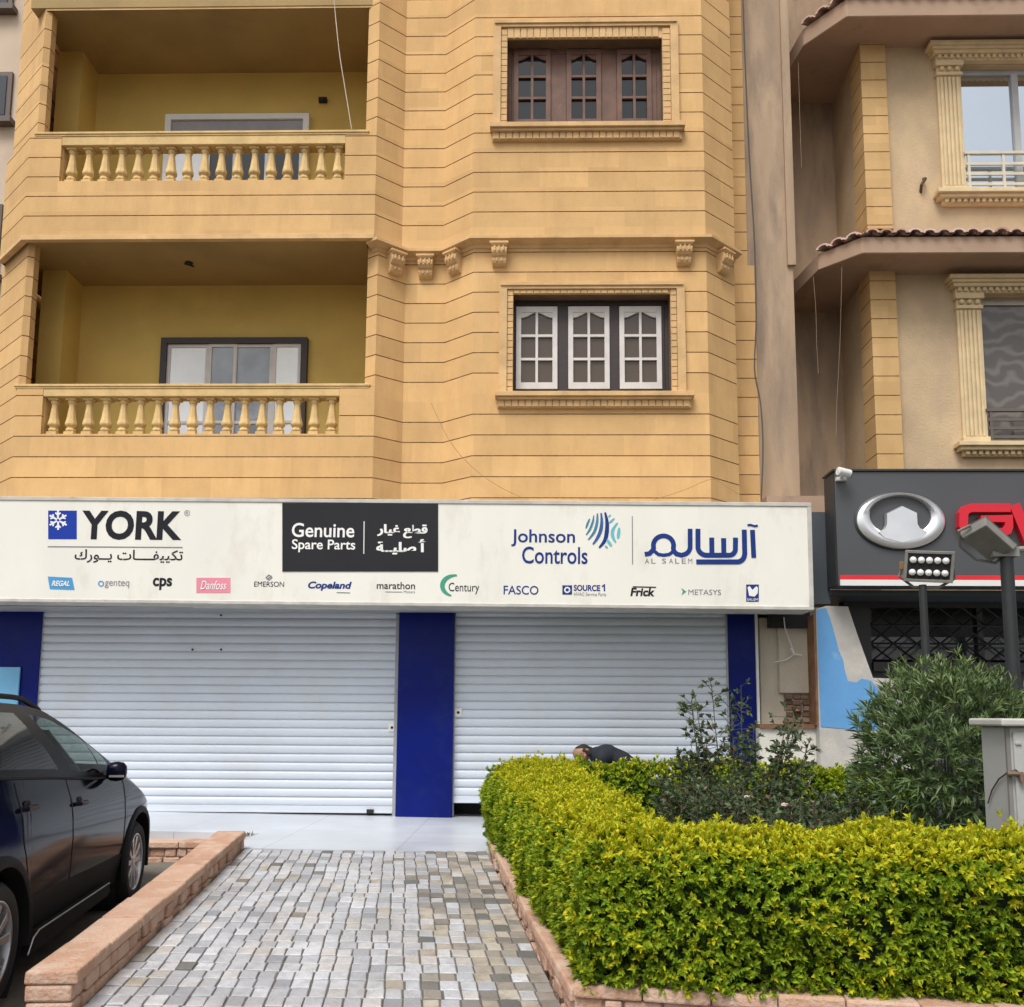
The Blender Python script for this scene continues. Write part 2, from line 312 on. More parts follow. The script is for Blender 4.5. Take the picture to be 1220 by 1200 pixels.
while yb > 2.6:
    dy = 0.128 * random.uniform(0.94, 1.06); y1 = yb; y0 = yb - dy; sh = random.uniform(-0.08, 0.08)
    wob = [random.uniform(-0.07, 0.07) for _ in range(ncol + 1)]
    for c in range(ncol):
        ua = min(1, max(0, (c + (wob[c] + sh if c else 0)) / ncol)); ub = min(1, max(0, (c + 1 + (wob[c + 1] + sh if c < ncol - 1 else 0)) / ncol))
        g = 0.005; h = random.uniform(-0.004, 0.004); tl = random.uniform(-0.004, 0.004); tw = random.uniform(-0.003, 0.003); bv = 0.007
        ya, yc = y0 + g * random.uniform(0.4, 1.5), y1 - g * random.uniform(0.4, 1.5)
        def P(u, y, ins, dz):
            x = path_pt(u, y); return (x, y, path_z(y) + dz)
        xa0, xb0, xa1, xb1 = path_pt(ua, ya) + g, path_pt(ub, ya) - g, path_pt(ua, yc) + g, path_pt(ub, yc) - g
        jx = lambda: random.uniform(-0.003, 0.003)
        base = [(xa0 + jx(), ya + jx()), (xb0 + jx(), ya + jx()), (xb1 + jx(), yc + jx()), (xa1 + jx(), yc + jx())]
        cx = sum(p[0] for p in base) / 4; cy = sum(p[1] for p in base) / 4
        def ring(k, dz): return [(cx + (x - cx) * k, cy + (y - cy) * k, path_z(y) + dz + tl * (x - cx) * 20 * 0.3 + tw * (y - cy) * 6) for x, y in base]
        v = ring(1, -0.03) + ring(1, h) + ring(0.97, h + 0.003) + ring(0.87, h + 0.005)
        fs = []
        for q in range(3):
            for i in range(4): fs.append((q * 4 + i, q * 4 + (i + 1) % 4, q * 4 + 4 + (i + 1) % 4, q * 4 + 4 + i))
        fs.append((12, 13, 14, 15))
        brown = random.random() < (0.85 if ua > 0.80 else (0.5 if ua > 0.68 else 0.05))
        mb.add(v, fs, 1 if brown else 0)
    yb = y0
ys = [8.42, 2.5]
mb.add([(path_pt(0, ys[0]), ys[0], path_z(ys[0]) - 0.004), (path_pt(1, ys[0]), ys[0], path_z(ys[0]) - 0.004), (path_pt(1, ys[1]), ys[1], path_z(ys[1]) - 0.004), (path_pt(0, ys[1]), ys[1], path_z(ys[1]) - 0.004)], [(0, 3, 2, 1)], 2)
structure(mb.build('path', [SETT, SETTD, SETTBED], fix=False))
# planter soil
SOIL = mat('dark_soil', (0.045, 0.035, 0.024), 0.95, 0.4, 8, bump=1.0, bscale=25)
def soil_z(y): return 0.16 + (y - 4.7) * 0.055
mb = MB(); mb.add([(path_pt(1, 4.7) + 0.1, 4.7, soil_z(4.7)), (6.5, 4.4, soil_z(4.4)), (6.5, 10.2, soil_z(10.2) - 0.02), (path_pt(1, 8.41) + 0.1, 8.41, soil_z(8.41)), (-0.3, 10.2, soil_z(10.2) - 0.02)], [(0, 1, 2, 4, 3)])
structure(mb.build('soil', SOIL))

# ------------------------------------------------------------------ sweep a wall profile along a plan line
def offpoly(poly, d):
    P = [Vector(p) for p in poly]; out = []
    for i, p in enumerate(P):
        d1 = (P[i + 1] - P[i]).normalized() if i < len(P) - 1 else (P[i] - P[i - 1]).normalized()
        d0 = (P[i] - P[i - 1]).normalized() if i else d1
        n0 = Vector((d0.y, -d0.x)); n1 = Vector((d1.y, -d1.x)); n = n0 + n1; n = n / max(0.25, n.dot(n0))
        out.append(p + n * d)
    return out
def sweep(mb, poly, prof, mi=0, holes=(), mis=None):
    rings = [[(p.x, p.y, z) for p in offpoly(poly, d)] for d, z in prof]; n = len(poly)
    vs = [v for r in rings for v in r]; fs = []; ms = []
    for k in range(len(prof) - 1):
        zm = (prof[k][1] + prof[k + 1][1]) / 2
        for i in range(n - 1):
            if any(a <= i < b and z0 < zm < z1 for a, b, z0, z1 in holes): continue
            fs.append((k * n + i, k * n + i + 1, (k + 1) * n + i + 1, (k + 1) * n + i)); ms.append(mis[k] if mis else mi)
    b0 = len(mb.v); mb.v += vs; mb.f += [tuple(b0 + i for i in f) for f in fs]; mb.m += ms
def coursed(mb, poly, z0, z1, joints, d=0.0, holes=(), mi=0, mj=1, dep=0.013, h=0.0065):
    prof = [(d, z0)]; mis = []; cuts = sorted(set([q for hh in holes for q in hh[2:4] if z0 < q < z1]))
    ev = sorted([(j, 'j') for j in joints if z0 + 0.02 < j < z1 - 0.02 and all(abs(j - c) > 0.02 for c in cuts)] + [(c, 'c') for c in cuts])
    for z, k in ev:
        if k == 'c': prof.append((d, z)); mis.append(mi)
        else:
            prof += [(d, z - h), (d - dep, z - h * 0.8), (d - dep, z + h * 0.8), (d, z + h)]; mis += [mi, mj, mj, mj]
    prof.append((d, z1)); mis.append(mi)
    sweep(mb, poly, prof, holes=holes, mis=mis)

# ------------------------------------------------------------------ the ochre apartment building
JL = [4.50 + 0.2665 * k for k in range(-3, 13)]; JU = [7.915 + 0.2688 * k for k in range(0, 26)]
bld = thing('apartment_building', 'ochre stone apartment building with grooved courses, two balconies and closed shutters at street level', 'building', (-1.4, 11.5, 0.36))
Zb = 4.0
# lower storey plan (left to right), read from the photo
lx = lambda px, Y, py=440: ax(px, py, Y)
LOW_bay = [(lx(447, 11.2), 11.2), (lx(481, 11.47), 11.47), (lx(529, 11.47), 11.47), (lx(563, 11.15), 11.15), (lx(611, 11.15), 11.15), (lx(800, 11.15), 11.15), (lx(844, 11.15), 11.15), (lx(877.5, 11.56), 11.56), (lx(877.5, 11.56), 12.3)]
xc = lx(20, 11.2, 470); xcl = lx(-8, 11.82, 470); LOW_left = [(xcl, 14.5), (xcl, 11.82), (xc, 11.2)]
zs0 = az(230, 517, 11.2); zr = az(230, 458, 11.2); zsof = az(240, 287, 11.2)
whole_z0, whole_z1 = az(700, 468, 11.15), az(700, 351, 11.15)
mb = MB()
ped_l, ped_r = lx(50, 11.2, 490), lx(404, 11.2, 490)
n_left = len(LOW_left)
allp = LOW_left + LOW_bay
o_ = n_left
coursed(mb, allp, Zb, zs0, JL)
coursed(mb, LOW_left + [(ped_l, 11.2), (ped_l, 11.42)], zs0, zr - 0.035, JL)
coursed(mb, [(ped_r, 11.42), (ped_r, 11.2)] + LOW_bay, zs0, zr - 0.035, JL, holes=[(6, 7, whole_z0, whole_z1)])
colL = [(xcl, 11.82), (xc + 0.01, 11.2), (xc + 0.01 + 0.07, 11.24), (xc + 0.08, 11.36)]
coursed(mb, LOW_left[:1] + colL, zr - 0.035, zsof, JL)
bayC = [(lx(435, 11.3), 11.62), (lx(435, 11.3), 11.3)] + LOW_bay
coursed(mb, bayC, zr - 0.035, 7.62, JL, holes=[(6, 7, whole_z0, whole_z1)])
# upper storey plan
UP_bay = [(lx(449, 11.08, 150), 11.08), (lx(482, 11.36, 150), 11.36), (lx(530, 11.36, 150), 11.36), (lx(565, 11.04, 150), 11.04), (lx(604, 11.04, 100), 11.04), (lx(790, 11.04, 100), 11.04), (lx(838, 11.04, 150), 11.04), (lx(872, 11.45, 150), 11.45), (lx(872, 11.45, 150), 12.3)]
xu = lx(33, 11.08, 200); xul = lx(8, 11.65, 200); UP_left = [(xul, 14.5), (xul, 11.65), (xu, 11.08)]
Zu = az(240, 285, 11.08); us0 = az(230, 215, 11.08); ur = az(230, 157, 11.08); usof = az(250, 6, 11.08)
uh0, uh1 = az(700, 152, 11.04), az(700, 47, 11.04)
uped_l, uped_r = lx(72, 11.08, 190), lx(411, 11.08, 190)
coursed(mb, UP_left + UP_bay, Zu, us0, JU)
coursed(mb, UP_left + [(uped_l, 11.08), (uped_l, 11.3)], us0, ur - 0.035, JU)
coursed(mb, [(uped_r, 11.3), (uped_r, 11.08)] + UP_bay, us0, ur - 0.035, JU, holes=[(6, 7, uh0, uh1)])
xu2 = lx(50, 11.15, 80)
coursed(mb, [(xul + 0.03, 14.5), (xul + 0.03, 11.72), (xu2, 11.15), (xu2 + 0.07, 11.19), (xu2 + 0.07, 11.31)], ur - 0.035, usof, JU)
ubayC = [(lx(438, 11.17, 80), 11.6), (lx(438, 11.17, 80), 11.17)] + UP_bay
coursed(mb, ubayC, ur - 0.035, 13.4, JU, holes=[(6, 7, uh0, uh1)])
# next storey's parapet above the frame, and the coursed return beyond the bay
coursed(mb, [(xul + 0.03, 14.5), (xul + 0.03, 11.72), (xu2, 11.15), (UP_bay[0][0], 11.15)], usof, 13.4, JU)
sx0, sx1 = lx(862, 12.05, 300), lx(899, 12.05, 300)
coursed(mb, [(sx0, 12.05), (lx(905, 12.05, 560), 12.05)], 3.9, 7.7, JL)
coursed(mb, [(sx0 - 0.1, 12.05), (lx(884, 12.05, 60), 12.05)], 7.7, 13.4, JU)
# backing mass, roof, undersides
bx0, bx1 = xc - 0.45, lx(880, 11.56)
mb.box(bx0 + 0.02, 12.62, 0.3, bx1 + 0.3, 19, 13.4)
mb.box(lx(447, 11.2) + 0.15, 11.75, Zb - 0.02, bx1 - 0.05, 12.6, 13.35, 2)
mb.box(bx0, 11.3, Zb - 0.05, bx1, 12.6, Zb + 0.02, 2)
wall = mb.build('wall', [OCHRE, JOINT, SOFFIT], bld)
# string course between the storeys
mb = MB(); cpoly = [(lx(441, 11.25), 11.25)] + LOW_bay[:-1]
zt = az(700, 283, 11.04)
sweep(mb, UP_left[1:] + UP_bay[:1], [(0.0, Zu + 0.065), (0.016, Zu + 0.055), (0.018, Zu - 0.004), (-0.06, Zu - 0.004)])
sweep(mb, cpoly, [(-0.01, zt - 0.09), (0.015, zt - 0.085), (0.03, zt - 0.05), (0.075, zt - 0.035), (0.10, zt - 0.02), (0.135, zt - 0.012), (0.135, zt + 0.025), (0.06, zt + 0.04)])
mb.build('cornice', TRIM2, bld, smooth=True)
# corbels
def corbel_mesh():
    mb = MB(); prof = [(0, 0), (0.15, 0), (0.15, -0.045), (0.125, -0.05), (0.14, -0.09), (0.135, -0.13), (0.11, -0.165), (0.085, -0.18), (0.09, -0.215), (0.075, -0.255), (0.045, -0.275), (0, -0.285)]
    for wa, wb, k in ((0.105, 0.085, 1.0),):
        vs = []; fs = []; n = len(prof)
        for s in (-1, 1):
            for d, z in prof: vs.append((s * (wa + (wb - wa) * (-z / 0.285)), -d, z))
        fs = [tuple(range(n)), tuple(range(n, 2 * n))[::-1]] + [(i, (i + 1) % n, n + (i + 1) % n, n + i) for i in range(n)]
        mb.add(vs, fs)
    for x in (-0.055, 0, 0.055): mb.box(x - 0.012, -0.155, -0.125, x + 0.012, -0.12, -0.055)
    mb.box(-0.12, -0.16, -0.03, 0.12, 0.0, 0.004)
    for x in (-0.03, 0.03): mb.box(x - 0.012, -0.105, -0.24, x + 0.012, -0.06, -0.19)
    return mb
first = None
for px, i in ((469, 0), (508, 1), (544, 2), (595, 3), (814, 5), (859, 6)):
    a, b = Vector(LOW_bay[i]), Vector(LOW_bay[i + 1])
    yy = (a.y + b.y) / 2; x = ax(px, 305, yy)
    t = min(1, max(0, (x - a.x) / (b.x - a.x))); p = a + (b - a) * t; dr = (b - a).normalized()
    if first is None: o = corbel_mesh().build('corbel', TRIM2, bld, local=True, bevel=0.006); first = o
    else: o = first.copy(); COL.objects.link(o)
    o.parent = bld; zoff = -0.285
    o.location = Vector((p.x, p.y, zt - 0.06 + zoff)) - bld.location + Vector((dr.y, -dr.x, 0)) * 0.072
    o.rotation_euler = (0, 0, math.atan2(dr.y, dr.x))

# balconies -----------------------------------------------------------
def baluster_mesh(h):
    k = h / 0.6
    mb = MB()
    mb.box(-0.064, -0.064, 0, 0.064, 0.064, 0.05 * k); mb.box(-0.064, -0.064, 0.56 * k, 0.064, 0.064, 0.6 * k); mb.lathe([(0.055, 0.0501 * k), (0.066, 0.075 * k), (0.066, 0.095 * k), (0.052, 0.115 * k), (0.051, 0.13 * k), (0.075, 0.16 * k), (0.078, 0.185 * k), (0.062, 0.26 * k), (0.049, 0.37 * k), (0.041, 0.45 * k), (0.040, 0.50 * k), (0.050, 0.51 * k), (0.051, 0.525 * k), (0.056, 0.535 * k), (0.056, 0.5599 * k)], n=8)
    return mb
def balcony(yf, x0, x1, z_slab0, z_floor, zb0, zb1, zrail, xl_rail, xr_rail, n, ceil_z, xw0, xw1, pil, ch):
    """yf front plane; x0..x1 the baluster bay; xw0..xw1 inner width."""
    mb = MB()
    mb.xy([(ch[0] + 0.04, 12.6), (ch[0] + 0.04, ch[1] + 0.06), (ch[2] + 0.04, yf + 0.06), (xw1 + 0.02, yf + 0.06), (xw1 + 0.02, 12.6)][::-1], z_slab0, z_floor, 0)   # slab
    mb.box(xw0 - 0.25, 12.42, z_floor, xw1 + 0.3, 12.6, ceil_z, 1)                # rear wall
    mb.box(xw1, yf + 0.55, z_floor, xw1 + 0.12, 12.42, ceil_z, 1)                 # right cheek
    mb.box(pil[0], 11.95, z_floor, pil[1], 12.42, ceil_z, 1)                      # pier at the open left end
    mb.box(x0 + 0.01, yf + 0.05, z_floor - 0.01, x1 - 0.01, yf + 0.22, zb0, 2)    # kerb behind the coursed parapet
    mb.box(ch[2] + 0.06, yf + 0.05, z_floor, x0 + 0.01, yf + 0.21, zrail - 0.04, 2); mb.box(x1 - 0.01, yf + 0.05, z_floor, xw1 + 0.02, yf + 0.21, zrail - 0.04, 2)
    mb.box(x0, yf + 0.012, zb0 - 0.012, x1, yf + 0.20, zb0 + 0.004, 2)
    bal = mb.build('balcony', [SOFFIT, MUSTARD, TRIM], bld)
    h = zb1 - zb0 - 0.004; step = (x1 - x0) / n; bm_ = None
    for i in range(n):
        xx = x0 + (i + 0.5) * step
        if bm_ is None: bm_ = baluster_mesh(h).build('baluster', TRIM, bal, smooth=False, bevel=0.004); o = bm_
        else: o = bm_.copy(); COL.objects.link(o)
        o.parent = bal; o.location = Vector((xx, yf + 0.10, zb0 + 0.004)) - wloc(bal)
    r = MB(); r.box(x0, yf + 0.003, zb1, x1, yf + 0.21, zrail - 0.055); r.box(xl_rail, yf - 0.016, zrail - 0.030, xr_rail, yf + 0.25, zrail + 0.004); r.box(xl_rail + 0.012, yf - 0.006, zrail - 0.055, xr_rail - 0.012, yf + 0.23, zrail - 0.0305)
    r.build('rail', TRIM, bal, bevel=0.006)
    return bal
zce = az(230, 287, 11.2)
b1 = balcony(11.2, ped_l, ped_r, 4.02, az(230, 562, 11.2), zs0, az(230, 472, 11.2), zr, xc - 0.04, lx(441, 11.2, 459), 17, zce, xc + 0.08, lx(436, 11.3), (lx(46, 11.95, 400), lx(74, 11.95, 400)), (xcl, 11.82, xc))
b2 = balcony(11.08, uped_l, uped_r, Zu + 0.03, az(230, 258, 11.08), us0, az(230, 172, 11.08), ur, xu + 0.06, lx(440, 11.08, 157), 17, usof + 0.03, xu2 + 0.07, lx(438, 11.17, 80), (lx(66, 11.95, 120), lx(95, 11.95, 120)), (xul, 11.65, xu))
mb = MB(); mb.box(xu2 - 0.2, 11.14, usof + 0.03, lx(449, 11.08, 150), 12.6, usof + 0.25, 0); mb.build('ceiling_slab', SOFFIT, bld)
mb = MB(); mb.lathe([(0.0, 0), (0.02, 0.0), (0.05, 0.02), (0.055, 0.05), (0.03, 0.06)], c=(ax(225, 316, 11.75), 11.75, az(225, 316, 11.75)), n=12); mb.tube([(ax(225, 316, 11.75) - 0.06, 11.75, az(225, 316, 11.75) + 0.02), (ax(225, 316, 11.75) + 0.07, 11.75, az(225, 316, 11.75) - 0.02)], 0.012)
mb.build('ceiling_light', BLACK, b1)
q = at(385, 120, Y=12.40); mb = MB(); mb.box(q.x - 0.06, 12.36, q.z - 0.03, q.x + 0.06, 12.42, q.z + 0.03); mb.tube([(q.x, 12.37, q.z), (q.x + 0.02, 12.30, q.z - 0.05)], 0.02)
mb.build('wall_light', BLACK, b2)
# balcony doors
def sliding_door(bal, px0, px1, ptop, zfl, frame_m, outer_m, panes, reveal=0.04, box=False):
    Yd = 12.42; x0, x1, z1 = ax(px0, ptop, Yd), ax(px1, ptop, Yd), az((px0 + px1) / 2, ptop, Yd); z0 = zfl
    mb = MB(); t = 0.085
    mb.box(x0, Yd - 0.09, z0, x0 + t, Yd + 0.01, z1); mb.box(x1 - t, Yd - 0.09, z0, x1, Yd + 0.01, z1); mb.box(x0 + t, Yd - 0.09, z1 - t, x1 - t, Yd + 0.01, z1)
    d = mb.build('balcony_door', outer_m, bld)
    xi0, xi1, zi = x0 + t, x1 - t, z1 - t
    if box:
        mb = MB(); mb.box(xi0, Yd - 0.055, zi - 0.2, xi1, Yd, zi - 0.004); mb.build('shutter_box', mat('grey_box', (0.30, 0.30, 0.32), 0.6), d); zi -= 0.2
    W = xi1 - xi0
    for a, b, gm, dy in panes:
        xa, xb = xi0 + a * W, xi0 + b * W; s = 0.045; f = MB()
        f.box(xa, Yd - 0.05 - dy, z0, xa + s, Yd - 0.01 - dy, zi); f.box(xb - s, Yd - 0.05 - dy, z0, xb, Yd - 0.01 - dy, zi); f.box(xa + s, Yd - 0.05 - dy, zi - s, xb - s, Yd - 0.01 - dy, zi); f.box(xa + s, Yd - 0.05 - dy, z0 + 1.0, xb - s, Yd - 0.012 - dy, z0 + 1.04)
        f.build('frame', frame_m, d)
        g = MB(); g.box(xa + s, Yd - 0.035 - dy, z0, xb - s, Yd - 0.025 - dy, zi - s); g.build('pane', gm, d)
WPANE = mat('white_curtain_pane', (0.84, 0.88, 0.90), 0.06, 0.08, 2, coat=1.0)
GPANE = mat('painted_reflection_pane', (0.20, 0.23, 0.27), 0.05, 0.5, 1.5, coat=1.0, stain=(0.45, 0.48, 0.52), sscale=1.2)  # reflection of a cloudy sky painted into the pane colour
BPANE = glass('black_pane', (0.012, 0.010, 0.010))
GREYFR = mat('grey_frame', (0.42, 0.42, 0.42), 0.45)
fl1 = az(230, 562, 11.2) + 0.0
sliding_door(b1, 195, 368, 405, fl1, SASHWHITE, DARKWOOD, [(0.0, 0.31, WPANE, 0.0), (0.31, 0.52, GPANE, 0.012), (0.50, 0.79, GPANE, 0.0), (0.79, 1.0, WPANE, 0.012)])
fl2 = az(230, 258, 11.08)
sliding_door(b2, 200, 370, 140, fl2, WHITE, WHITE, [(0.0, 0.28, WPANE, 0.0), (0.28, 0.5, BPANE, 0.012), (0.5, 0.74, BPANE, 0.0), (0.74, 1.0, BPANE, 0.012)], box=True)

# casement windows ----------------------------------------------------
def window(Y, px, py, sur, sill, frame_m, sash_m, glass_m, sashes, spy):
    x0, x1 = ax(px[0], py[1], Y), ax(px[1], py[1], Y); z0, z1 = az(700, py[1], Y), az(700, py[0], Y); D = 0.17
    mb = MB(); t = 0.05
    mb.box(x0 - 0.01, Y + D, z0 - 0.02, x0 + t, Y + D + 0.07, z1 + 0.02); mb.box(x1 - t, Y + D, z0 - 0.02, x1 + 0.01, Y + D + 0.07, z1 + 0.02)
    mb.box(x0 + t, Y + D, z1 - 0.07, x1 - t, Y + D + 0.07, z1 + 0.02); mb.box(x0 + t, Y + D, z0 - 0.02, x1 - t, Y + D + 0.07, z0 + 0.035)
    edges = [ax(s, (spy[0] + spy[1]) / 2, Y + D) for ab in sashes for s in ab]; zs0_, zs1_ = az(700, spy[1], Y + D), az(700, spy[0], Y + D)
    for a, b in ((x0 + t, edges[0]), (edges[1], edges[2]), (edges[3], edges[4]), (edges[5], x1 - t)): mb.box(a, Y + D + 0.004, z0 + 0.035, b, Y + D + 0.066, z1 - 0.07)
    wd = mb.build('window', frame_m, bld, bevel=0.004)
    r = MB()   # plastered reveals
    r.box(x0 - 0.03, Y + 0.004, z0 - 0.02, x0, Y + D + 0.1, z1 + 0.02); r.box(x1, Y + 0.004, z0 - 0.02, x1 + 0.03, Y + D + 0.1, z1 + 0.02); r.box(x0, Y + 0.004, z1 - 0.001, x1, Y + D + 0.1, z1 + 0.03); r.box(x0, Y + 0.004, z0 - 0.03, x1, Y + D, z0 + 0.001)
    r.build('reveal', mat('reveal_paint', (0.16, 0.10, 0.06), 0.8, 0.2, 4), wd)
    sx0, sx1, sz0, sz1 = ax(sur[0], 100, Y) if False else ax(sur[0], sur[3], Y), ax(sur[1], sur[3], Y), az(700, sur[3], Y), az(700, sur[2], Y)
    s = MB(); T = 0.10; e = 0.055
    for (a, b, c, d, y) in ((sx0, sx0 + T, sz0, sz1, e), (sx1 - T, sx1, sz0, sz1, e), (sx0 + T, sx1 - T, sz1 - T, sz1, e)): s.box(a, Y - y, c, b, Y + 0.02, d)
    s.box(sx0 + 0.018, Y - e - 0.018, sz1 - 0.06, sx1 - 0.018, Y - e + 0.002, sz1 - 0.02)
    s.box(sx0 + T, Y - 0.02, sz0, x0 + 0.0, Y + 0.02, sz1 - T); s.box(x1, Y - 0.02, sz0, sx1 - T, Y + 0.02, sz1 - T); s.box(x0, Y - 0.02, z1, x1, Y + 0.02, sz1 - T)
    dn = 0.085; nz = int((sz1 - T - sz0) / dn)                              # dentil band round the opening
    for k in range(nz):
        za = sz0 + k * dn + 0.012
        s.box(sx0 + T + 0.006, Y - 0.036, za, x0 - 0.004, Y - 0.018, za + dn - 0.011); s.box(x1 + 0.004, Y - 0.036, za, sx1 - T - 0.006, Y - 0.018, za + dn - 0.011)
    nx = int((x1 - x0) / dn)
    for k in range(nx):
        xa = x0 + 0.004 + k * dn
        s.box(xa, Y - 0.036, z1 + 0.006, xa + dn - 0.011, Y - 0.018, sz1 - T - 0.006)
    s.build('surround', TRIM2, wd)
    q = MB(); qx0, qx1, qz0, qz1 = ax(sill[0], sill[3], Y), ax(sill[1], sill[3], Y), az(700, sill[3], Y), az(700, sill[2], Y)
    hh = qz1 - qz0
    q.box(qx0, Y - 0.13, qz1 - hh * 0.32, qx1, Y + 0.19, qz1); q.box(qx0 + 0.03, Y - 0.10, qz1 - hh * 0.5, qx1 - 0.03, Y + 0.02, qz1 - hh * 0.32); q.box(qx0 + 0.03, Y - 0.05, qz0, qx1 - 0.03, Y + 0.02, qz1 - hh * 0.5)
    nx = int((qx1 - qx0 - 0.08) / 0.085)
    for k in range(nx): q.box(qx0 + 0.04 + k * 0.085, Y - 0.066, qz0 + 0.008, qx0 + 0.04 + k * 0.085 + 0.074, Y - 0.045, qz1 - hh * 0.5)
    q.build('sill', TRIM2, wd, bevel=0.004)
    for i in range(3):
        a, b = edges[2 * i], edges[2 * i + 1]; y0, y1 = Y + D - 0.022, Y + D + 0.03; c = MB(); st = 0.062; m_ = (a + b) / 2; mu = 0.016
        c.box(a, y0, zs0_, a + st, y1, zs1_); c.box(b - st, y0, zs0_, b, y1, zs1_); c.box(a + st, y0, zs0_, b - st, y1, zs0_ + 0.085); c.box(a + st, y0, zs1_ - 0.075, b - st, y1, zs1_)
        lo, hi = zs0_ + 0.085, zs1_ - 0.075; H3 = (hi - lo) / 3
        c.box(m_ - mu, y0 + 0.006, lo, m_ + mu, y1 - 0.004, hi)
        for k in (1, 2): c.box(a + st, y0 + 0.008, lo + k * H3 - mu, b - st, y1 - 0.006, lo + k * H3 + mu)
        wv = m_ - mu - a - st                                          # arched heads of the top panes
        for sg in (-1, 1):
            e0 = a + st if sg < 0 else b - st; e1 = m_ - mu * 1.0 if sg < 0 else m_ + mu
            arc = [(e0 + (e1 - e0) * k / 6, hi - 0.07 * math.cos(math.pi / 2 * (k / 6)) ** 1.5) for k in range(7)]
            c.xz([(e0, hi + 0.002)] + arc, y0 + 0.01, y1 - 0.008)
        cs = c.build('casement', sash_m, wd)
        g = MB(); g.box(a + st * 0.5, y1 - 0.012, zs0_ + 0.04, b - st * 0.5, y1 - 0.002, zs1_ - 0.03); g.build('pane', glass_m, wd)
    return wd
window(11.15, (611, 800), (351, 468), (594, 817, 337, 470), (590, 826, 470, 487), DARKWOOD, SASHWHITE, CURTGLASS, ((615, 664), (677, 726), (738, 788)), (366, 464))
window(11.04, (604, 790), (47, 152), (587, 809, 26, 153), (584, 815, 152, 169), BROWNWOOD, BROWNWOOD, DGLASS, ((612, 656), (675, 716), (735, 776)), (60, 150))

# ground floor: shutters, blue pillars, lintel --------------------------
SHUT = mat('shutter_metal', (0.61, 0.655, 0.72), 0.42, 0.04, 1.2, spec=0.5, stain=(0.58, 0.60, 0.63), sscale=1.7, sthr=(0.5, 0.8), bump=0.10, bscale=2.5)
GALV = mat('galvanised', (0.36, 0.37, 0.38), 0.5, 0.12, 3)
YS = 11.32
def shutter(pxl, pxr, zbot, ztop, gap):
    x0, x1 = ax(pxl, 850, YS), ax(pxr, 850, YS)
    pitch = 0.1035; prof = []; z = zbot + 0.07
    while z < ztop:
        for d, h in ((0.0, 0.0), (0.010, 0.003), (0.016, 0.012), (0.020, 0.042), (0.018, 0.072), (0.012, 0.086), (0.0, 0.093), (-0.006, 0.099)): prof.append((d, z + h))
        z += pitch
    mb = MB(); sweep(mb, [(x0, YS), (x1, YS)], prof)
    sh = mb.build('roller_shutter', SHUT, bld, smooth=True, fix=False)
    mb = MB(); mb.box(x0, YS - 0.03, zbot, x1, YS + 0.03, zbot + 0.07); mb.box(x0, YS - 0.045, zbot - 0.012, x1, YS + 0.03, zbot + 0.008); mb.build('bottom_rail', SHUT, sh)
    mb = MB(); mb.box(x0 - 0.05, YS - 0.035, 0.3, x0 + 0.0, YS + 0.05, ztop); mb.build('guide', GALV, sh); mb = MB(); mb.box(x1, YS - 0.035, 0.3, x1 + 0.05, YS + 0.05, ztop); mb.build('guide', GALV, sh)
    return sh, x0, x1
s1, a0, a1 = shutter(46, 470, plat_z(-4) + 0.02, 2.80, 0)
s2, c0, c1 = shutter(542, 866, plat_z(1) + 0.20, 2.80, 0)
for sh, px, py in ((s1, 467, 867), (s2, 546, 849)):
    p = at(px, py, Y=YS - 0.03); mb = MB(); mb.box(p.x - 0.045, YS - 0.034, p.z - 0.05, p.x + 0.045, YS - 0.015, p.z + 0.05); mb.lathe([(0.018, YS - 0.04), (0.018, YS - 0.03)], c=(p.x, 0, p.z), axis='y', n=10, mi=1); mb.build('lock', [WHITE, BLACK], sh, bevel=0.004)
p = at(441, 967, Y=YS - 0.05); mb = MB(); mb.box(p.x - 0.04, YS - 0.07, p.z - 0.02, p.x + 0.04, YS - 0.02, p.z + 0.025); mb.build('padlock', BLACK, s1)
for px, py in ((263, 733), (263, 774), (229, 774)):
    p = at(px, py, Y=YS - 0.03); mb = MB(); mb.lathe([(0.011, YS - 0.034), (0.014, YS - 0.02)], c=(p.x, 0, p.z), axis='y', n=8); mb.build('hole', BLACK, s1)
mb = MB(); mb.box(c0, YS + 0.35, 0.2, c1, YS + 0.37, 0.85); mb.box(a0, YS + 0.1, 0.2, a1, YS + 0.12, 2.85); mb.box(c0, YS + 0.40, 0.2, c1, YS + 0.42, 2.85); mb.build('shop_interior', BLACK, bld)
for pxl, pxr, yf in ((-30, 43, 11.27), (472, 541, 11.20), (868, 902, 11.27)):
    mb = MB(); x0, x1 = ax(pxl, 850, yf), ax(pxr, 850, yf); z0 = plat_z((x0 + x1) / 2) - 0.01
    mb.box(x0 + 0.012 if pxl > 0 else x0, yf, z0, x1 - 0.012 if pxl > 0 and pxr < 600 else x1, yf + 0.35, 2.84); mb.build('pillar_cladding', BLUEPANEL, bld, bevel=0.008, seg=2)
mb = MB(); x1 = ax(905, 850, 11.25); mb.box(ax(902.5, 850, 11.24), 11.24, 0.3, ax(905.5, 850, 11.24), 11.4, 2.84); mb.build('edge_trim', WHITE, bld)
mb = MB(); mb.box(-7.4, 10.72, 2.812, 3.1, 11.9, 2.99, 0); mb.box(-7.4, 11.30, 2.99, 3.1, 12.0, 4.05, 0); mb.build('lintel', mat('soffit_sheet', (0.33, 0.34, 0.35), 0.6, 0.1, 2), bld)
